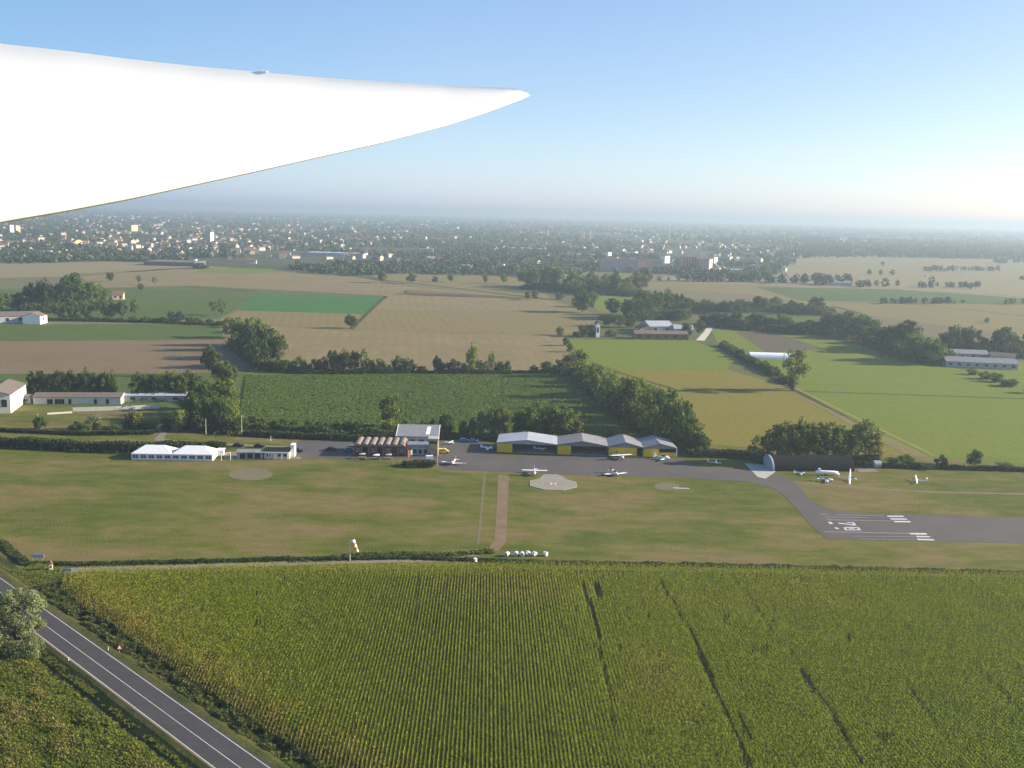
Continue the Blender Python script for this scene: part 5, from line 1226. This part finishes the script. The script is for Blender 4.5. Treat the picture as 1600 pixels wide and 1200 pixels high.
light_plane(845, 703.5, 100, False, None, 'aircraft standing inside the open leftmost hangar', s=.8, span=8)
light_plane(703, 694, 70, True, 'blue', 'small pale aircraft in the shade behind the yellow van', s=.6, span=8)
def glider(px, py, heading, label, bank=0.0, span=15.0, s=1.0, fuselage_only=False):
    o = empty('glider', P(px, py, Z), R(heading), (s, s, s)); zc = .75
    f = MB(); f.loft([(-3.0, 0, zc - .15, .03, .03), (-2.6, 0, zc - .05, .2, .2), (-1.6, 0, zc + .05, .33, .42), (-.6, 0, zc + .08, .33, .42), (.6, 0, zc + .05, .2, .24), (3.6, 0, zc + .1, .1, .12), (4.2, 0, zc + .12, .05, .08)], 12); f.build('fuselage', M['gel'], o, True)
    w = wing_mb(span, .95, .4, -.75, zc + .25, .04, t=.1); wo_ = w.build('wing', M['gel'], o); wo_.rotation_euler = (0, R(bank), 0)
    t = wing_mb(2.5, .5, .35, 3.55, zc + 1.25, 0, t=.09); t.build('tailplane', M['gel'], o)
    r = MB(); r.prism([(3.3, zc + .1), (3.7, zc + 1.25), (4.2, zc + 1.25), (4.3, zc + .05)], -.05, .05, 'x'); r.build('fin', M['gel'], o)
    r = MB(); r.loft([(-2.2, 0, zc + .2, .2, .12), (-1.5, 0, zc + .35, .27, .25), (-.8, 0, zc + .35, .25, .2)], 10); r.build('canopy', M['glass'], o, True)
    r = MB(); r.tube((-.06, -.4, .2), (.06, -.4, .2), .2, n=12); r.build('wheel', M['rubber'], o)
    return tag(o, label, 'glider')
glider(1118, 725, 80, 'white glider resting in the shaded grass right of the hangars', bank=4, span=11, s=.8)
glider(1326, 750, 71.5, 'white glider whose long wing points at the camera', bank=-11, span=16)
glider(1433, 753, 252, 'white glider on the grass at right with its dark shadow', bank=5, span=12, s=.9)
# glider trailer and canopy boxes
a = P(1274, 742); o = empty('glider_trailer', a, R(-1)); r = MB()
r.loft([(0, 0, 1.2, .55, .55), (.8, 0, 1.25, .75, .75), (7.4, 0, 1.2, .7, .7), (8.8, 0, 1.1, .45, .5)], 14, axis='x'); r.build('shell', M['white'], o, True)
r = MB(); r.box(1.0, 1.9, -.5, .5, 1.9, 2.7); r.build('top_box', M['white'], o)
for sy in (-.75, .75):
    r = MB(); r.tube((3.8, sy - .1, .35), (3.8, sy + .1, .35), .35, n=12); r.build('wheel', M['rubber'], o)
r = MB(); r.tube((8.6, 0, .7), (9.8, 0, .5), .06); r.build('drawbar', M['steel'], o); tag(o, 'long white glider trailer in front of the dark hangar', 'trailer')
# ------------------------------------------------------------------ cars
def make_car(mat_):
    o = empty('parked_car'); b = MB()
    b.prism([(-2.1, .35), (2.1, .35), (2.15, .75), (1.2, .92), (-1.9, .98), (-2.15, .7)], -.85, .85, 'y'); b.prism([(-1.7, .94), (1.15, .90), (.45, 1.42), (-1.2, 1.45)], -.72, .72, 'y'); b.build('body', M[mat_], o)
    w = MB(); w.prism([(-1.5, 1.0), (.95, 1.0), (.42, 1.36), (-1.12, 1.38)], -.745, .745, 'y'); w.build('side_window', M['glass'], o)
    w = MB(); w.prism([(.52, 1.38), (1.18, .95), (1.22, .98), (.56, 1.41)], -.62, .62, 'y'); w.build('windscreen', M['glass'], o)
    for x in (-1.35, 1.35):
        for y in (-.8, .8):
            t = MB(); t.tube((x, y - .1, .32), (x, y + .1, .32), .32, n=12); t.build('wheel', M['rubber'], o)
    return o
CARS = [(372, 698, 5, 'dark', 'dark car parked beyond the shed, left one of two'), (405, 699, 0, 'dark', 'dark car parked beyond the shed, right one of two'), (546, 705, 10, 'blue', 'blue car beside the left end of the arcade'), (550, 701, 12, 'steel', 'grey car behind the blue car by the arcade'),
        (500, 682, 80, 'white', 'white car against the hedge, left one of the pair'), (511, 682, 80, 'steel', 'grey car against the hedge beside the white one'), (542, 681, 20, 'blue', 'blue-grey car parked alone by the hedge'), (725, 690, 5, 'blue', 'blue car in shade left of the blue van'),
        (740, 691, 8, 'blue', 'dark blue car under the trees left of the hangars'), (518, 704, 0, 'dark', 'black car in the shaded yard left of the arcade'), (465, 706, 0, 'dark', 'dark car on the gravel between shed and yard')]
protos = {}
for x, y, rz, m_, lb in CARS:
    if m_ not in protos: o = protos[m_] = make_car(m_)
    else: o = copy_tree(protos[m_])
    o.location = P(x, y, A + .02); o.rotation_euler = (0, 0, R(rz)); o.scale = (1.05,) * 3; tag(o, lb, 'car', 'cars parked around the clubhouse')
M['yellowcar'] = plain('yellow_car_paint', (.62, .52, .10), .4, var=.05)
o = empty('airport_van', P(693, 708, A), R(5)); b = MB(); b.prism([(-2.4, .4), (2.3, .4), (2.35, 1.0), (1.6, 1.15), (1.0, 1.9), (-2.3, 1.95), (-2.45, .9)], -.9, .9, 'y'); b.build('body', M['yellowcar'], o)
b = MB(); b.box(-2.2, -.3, -.915, .915, .75, 1.0); b.build('red_band', M['red'], o); b = MB(); b.box(-1.8, .8, -.92, .92, 1.25, 1.7); b.build('side_window', M['glass'], o); b = MB(); b.box(.2, .6, -.5, .5, 1.93, 2.1); b.build('beacon', M['white'], o)
for x in (-1.5, 1.5):
    for y in (-.85, .85): t = MB(); t.tube((x, y - .1, .36), (x, y + .1, .36), .36, n=12); t.build('wheel', M['rubber'], o)
tag(o, 'yellow airfield van with red stripe right of the tower', 'van')
# ------------------------------------------------------------------ small airfield things
o = empty('windsock', P(547, 877), 0); r = MB(); r.tube((0, 0, 0), (0, 0, 6.2), .07, .05); r.build('pole', M['white'], o)
r = MB(); r.tube((0, 0, 6.2), (1.0, 0, 6.45), .05); r.tube((0, 0, 5.6), (-.9, 0, 5.3), .03); r.build('arm', M['white'], o)
for q in range(5):
    r = MB(); f0, f1 = q / 5, (q + 1) / 5; a = Vector((.75, 0, 6.4)); b = Vector((2.2, 0, 2.9)); r.tube(a.lerp(b, f0), a.lerp(b, f1), .62 * (1 - .5 * f0), .62 * (1 - .5 * f1), 14); r.build('sock_panel', M['orange' if q in (1, 3) else 'white'], o)
tag(o, 'drooping white and orange wind cone on a pole beside the farm track', 'wind cone')
LB = ['leftmost of the white-wrapped bales beside the ditch', 'second white-wrapped bale from left beside the ditch', 'third white-wrapped bale from left, before the fourth', 'fourth white-wrapped bale, set slightly back', 'fifth white-wrapped bale from left beside the ditch', 'rightmost white-wrapped bale, apart from the others']
def make_bale():
    o = empty('wrapped_bale'); r = MB(); r.loft([(-.62, 0, .66, .56, .56), (-.56, 0, .66, .64, .64), (.56, 0, .66, .64, .64), (.62, 0, .66, .56, .56)], 18, axis='x'); r.build('wrap', M['white'], o, False)
    r = MB(); r.loft([(-.635, 0, .66, .3, .3), (-.622, 0, .66, .42, .42)], 14, axis='x'); r.build('end_fold', M['steel'], o); return o
pb = make_bale()
for i, (x, y) in enumerate(((792, 869), (806, 868.5), (815.5, 869), (825, 867.5), (835, 868.5), (852, 868.5))):
    o = pb if i == 0 else copy_tree(pb); o.location = P(x, y); o.rotation_euler = (0, 0, R(60 + 17 * i)); tag(o, LB[i], 'bale', 'white-wrapped bales'); 
o = MB(); o.loft([(0, 0, 0.0, .1, .1), (0.01, 0, 0, .5, .5), (1.1, 0, 0, .5, .5), (1.11, 0, 0, .1, .1)], 14); o = o.build('water_barrel', M['white']); o.rotation_euler = (R(90), 0, 0); o.location = P(742.5, 878); o.location.z = 0.0; tag(o, 'white barrel standing at the end of the farm track', 'barrel')
def sign(px, py, w, h, zb, m_, label, heading=0, posts=2):
    o = empty('sign_board', P(px, py), R(heading)); r = MB(); r.box(-w / 2, w / 2, -.04, .04, zb, zb + h); r.build('panel', M[m_], o)
    for sx in ((-w * .4, w * .4) if posts == 2 else (0,)): r = MB(); r.tube((sx, .08, 0), (sx, .08, zb + h * .8), .05); r.build('post', M['steel'], o)
    return tag(o, label, 'sign')
M['signblue'] = plain('pale_blue_sign', (.36, .42, .46), .5)
sign(59, 877, 3.6, 1.1, 1.0, 'signblue', 'pale blue board at the left corner of the airfield'); sign(105, 895, 2.6, .9, .4, 'signblue', 'pale blue low board beside the start of the farm track')
o = empty('roadside_shrine', P(80, 893), R(20)); part_box(o, 'pillar', M['cream'], -.4, .4, -.4, .4, 0, 2.2); r = MB(); r.prism([(-.55, 2.202), (.55, 2.202), (0, 3.1)], -.55, .55, 'y'); r.build('roof', M['tile'], o); part_box(o, 'niche', M['dark'], -.2, .2, -.43, -.402, 1.1, 1.8); tag(o, 'narrow cream pillar with pointed top by the ditch corner', 'shrine')
# triangular warning sign on the road
p = P(187, 1024, .4); o = empty('warning_sign', (p.x, p.y, .3), math.atan2(rd.y, rd.x) + R(90) - R(200)); o.rotation_euler.z = R(15)
r = MB(); r.tube((0, .06, 0), (0, .06, 2.1), .04); r.build('post', M['steel'], o); r = MB(); r.prism([(-.62, 1.55), (.62, 1.55), (0, 2.65)], -.02, .02, 'y'); r.build('red_border', M['red'], o); r = MB(); r.prism([(-.42, 1.66), (.42, 1.66), (0, 2.4)], -.035, -.0205, 'y'); r.build('white_panel', M['white'], o)
tag(o, 'white triangular warning sign with red edge on the right verge of the road', 'road sign')
for x, y, lb in ((169, 1017, 'slim white marker post at the right verge near the warning sign'), (107, 1034, 'short white marker post on the left verge below the willow')):
    p = P(x, y, RZ - .3); o = empty('marker_post', (p.x, p.y, RZ - .35)); part_box(o, 'post', M['white'], -.1, .1, -.07, .07, 0, 1.0); part_box(o, 'black_band', M['dark'], -.105, .105, -.075, .075, .72, .85); tag(o, lb, 'post')
# poles by the farm lane
for x, y, h, lb in ((60, 668, 22, 'thin pole beside the leftmost lane shrub'), (205, 668, 26, 'thin pole among the lane shrubs'), (322, 680, 26, 'pale pole before the tall wood, left one'), (378, 682, 34, 'pale pole at the right end of the tall wood'), (423, 690, 9, 'short white post on the dry grass beyond the white building')):
    k = mpp(x, y); o = MB(); o.tube((0, 0, 0), (0, 0, h * k), .13, .09); o = o.build('utility_pole', M['offwhite']); o.location = P(x, y); tag(o, lb, 'pole')
a = P(1044, 766); o = MB().box(0, 6, 0, .5, 0, .35)
o = o.build('ground_marker', M['white']); o.location = P(1052, 764); tag(o, 'low white marker in the bare grass patch right of the helipad', 'marker')
sheet('worn_patch', ellipse(1042, 760, 20, 6, 14), M['patch'], A - .01)

# ------------------------------------------------------------------ the wing of the aircraft the picture is taken from
top = [(-420, 12), (-200, 44), (0, 68), (100, 79), (200, 92), (300, 103), (400, 112), (500, 121), (600, 127.5), (700, 134), (760, 136), (790, 137), (808, 139), (820, 143), (828, 148)]
bot = [(-420, 432), (-200, 392), (0, 349), (100, 332), (200, 313), (300, 291), (400, 269), (500, 246), (600, 223), (700, 196), (760, 176), (790, 165), (808, 158), (820, 153), (828, 149)]
DT, DB, DE = 6.6, 4.32, 5.78      # distance to the trailing edge and leading edge at the frame's side, and to the tip
def wpoint(px, py, d): return CAM + ray(px, py) * d
def interp(L, x): return float(np.interp(x, [p[0] for p in L], [p[1] for p in L]))
NS, NC = 90, 44; rows = []
def wsurf(x, v, t, inset=0.0):
    """point of the wing skin: v = 0 trailing edge (top) to 1 leading edge (bottom); t > 0 towards the camera"""
    yt, yb = interp(top, x), interp(bot, x); u = max(0, (828 - x) / 828) ** .86
    db, dt_ = DE + (DB - DE) * u, DE + (DT - DE) * u
    ch = math.hypot(abs(yb - yt) * (db + dt_) / 2 / F, dt_ - db); q = 1 - v
    naca = 5 * t * ch * (.2969 * math.sqrt(q) - .126 * q - .3516 * q * q + .2843 * q ** 3 - .1036 * q ** 4)
    d = dt_ + (db - dt_) * v - naca - .33 * ch * q ** 3
    return wpoint(x, yt + (yb - yt) * (inset + (1 - inset * 1.25) * v), d)
xs_ = [828 - 1248 * (1 - math.cos(math.pi / 2 * i / (NS - 1))) for i in range(NS)][::-1]
for x in xs_:
    row = [wsurf(x, math.sin(math.pi / 2 * k / NC), .22) for k in range(NC + 1)]
    row += [wsurf(x, math.sin(math.pi / 2 * (1 - k / NC)), -.06, .02) for k in range(1, NC)]
    rows.append(row)
n = len(rows[0]); vs = [v for r_ in rows for v in r_]
fs = [(i * n + k, i * n + (k + 1) % n, (i + 1) * n + (k + 1) % n, (i + 1) * n + k) for i in range(NS - 1) for k in range(n)]
fs += [tuple(range(n - 1, -1, -1)), tuple(range((NS - 1) * n, NS * n))]
org = wpoint(0, 200, 5)
wr = empty('aircraft_wing', org)
wg = link_mesh('wing_skin', [v - org for v in vs], fs, M['gel'], wr, smooth=True)
import bmesh
bm = bmesh.new(); bm.from_mesh(wg.data); bmesh.ops.recalc_face_normals(bm, faces=bm.faces); 
for e in bm.edges:
    if len(e.link_faces) == 2 and e.calc_face_angle() > 1.0: e.smooth = False
bm.to_mesh(wg.data); bm.free()
off = _u * .004; a = wsurf(401, 0, .22) + off - org; b = wsurf(417, 0, .22) + off - org
mb = MB(); mb.tube(a, b, .002, .006, 8); mb.tube(b, b + (b - a).normalized() * .008, .006, .002, 8); mb.build('vent_probe', M['gel'], wr)
tag(wr, 'large white tapering wing of the aircraft the view is taken from', 'wing')

# ------------------------------------------------------------------ haze
hm = bpy.data.materials.new('haze'); hm.use_nodes = True; t = hm.node_tree; t.nodes.clear()
out = t.nodes.new('ShaderNodeOutputMaterial'); pv = t.nodes.new('ShaderNodeVolumePrincipled')
pv.inputs['Color'].default_value = (.42, .54, .65, 1); pv.inputs['Density'].default_value = 0.00017; pv.inputs['Anisotropy'].default_value = 0.3
t.links.new(pv.outputs[0], out.inputs['Volume'])
o = MB().box(-17600, 17600, -2050, 17600, -1.0, 118); o = o.build('haze', hm); tag(o, 'thin bluish summer haze over the plain', 'haze', kind='stuff')
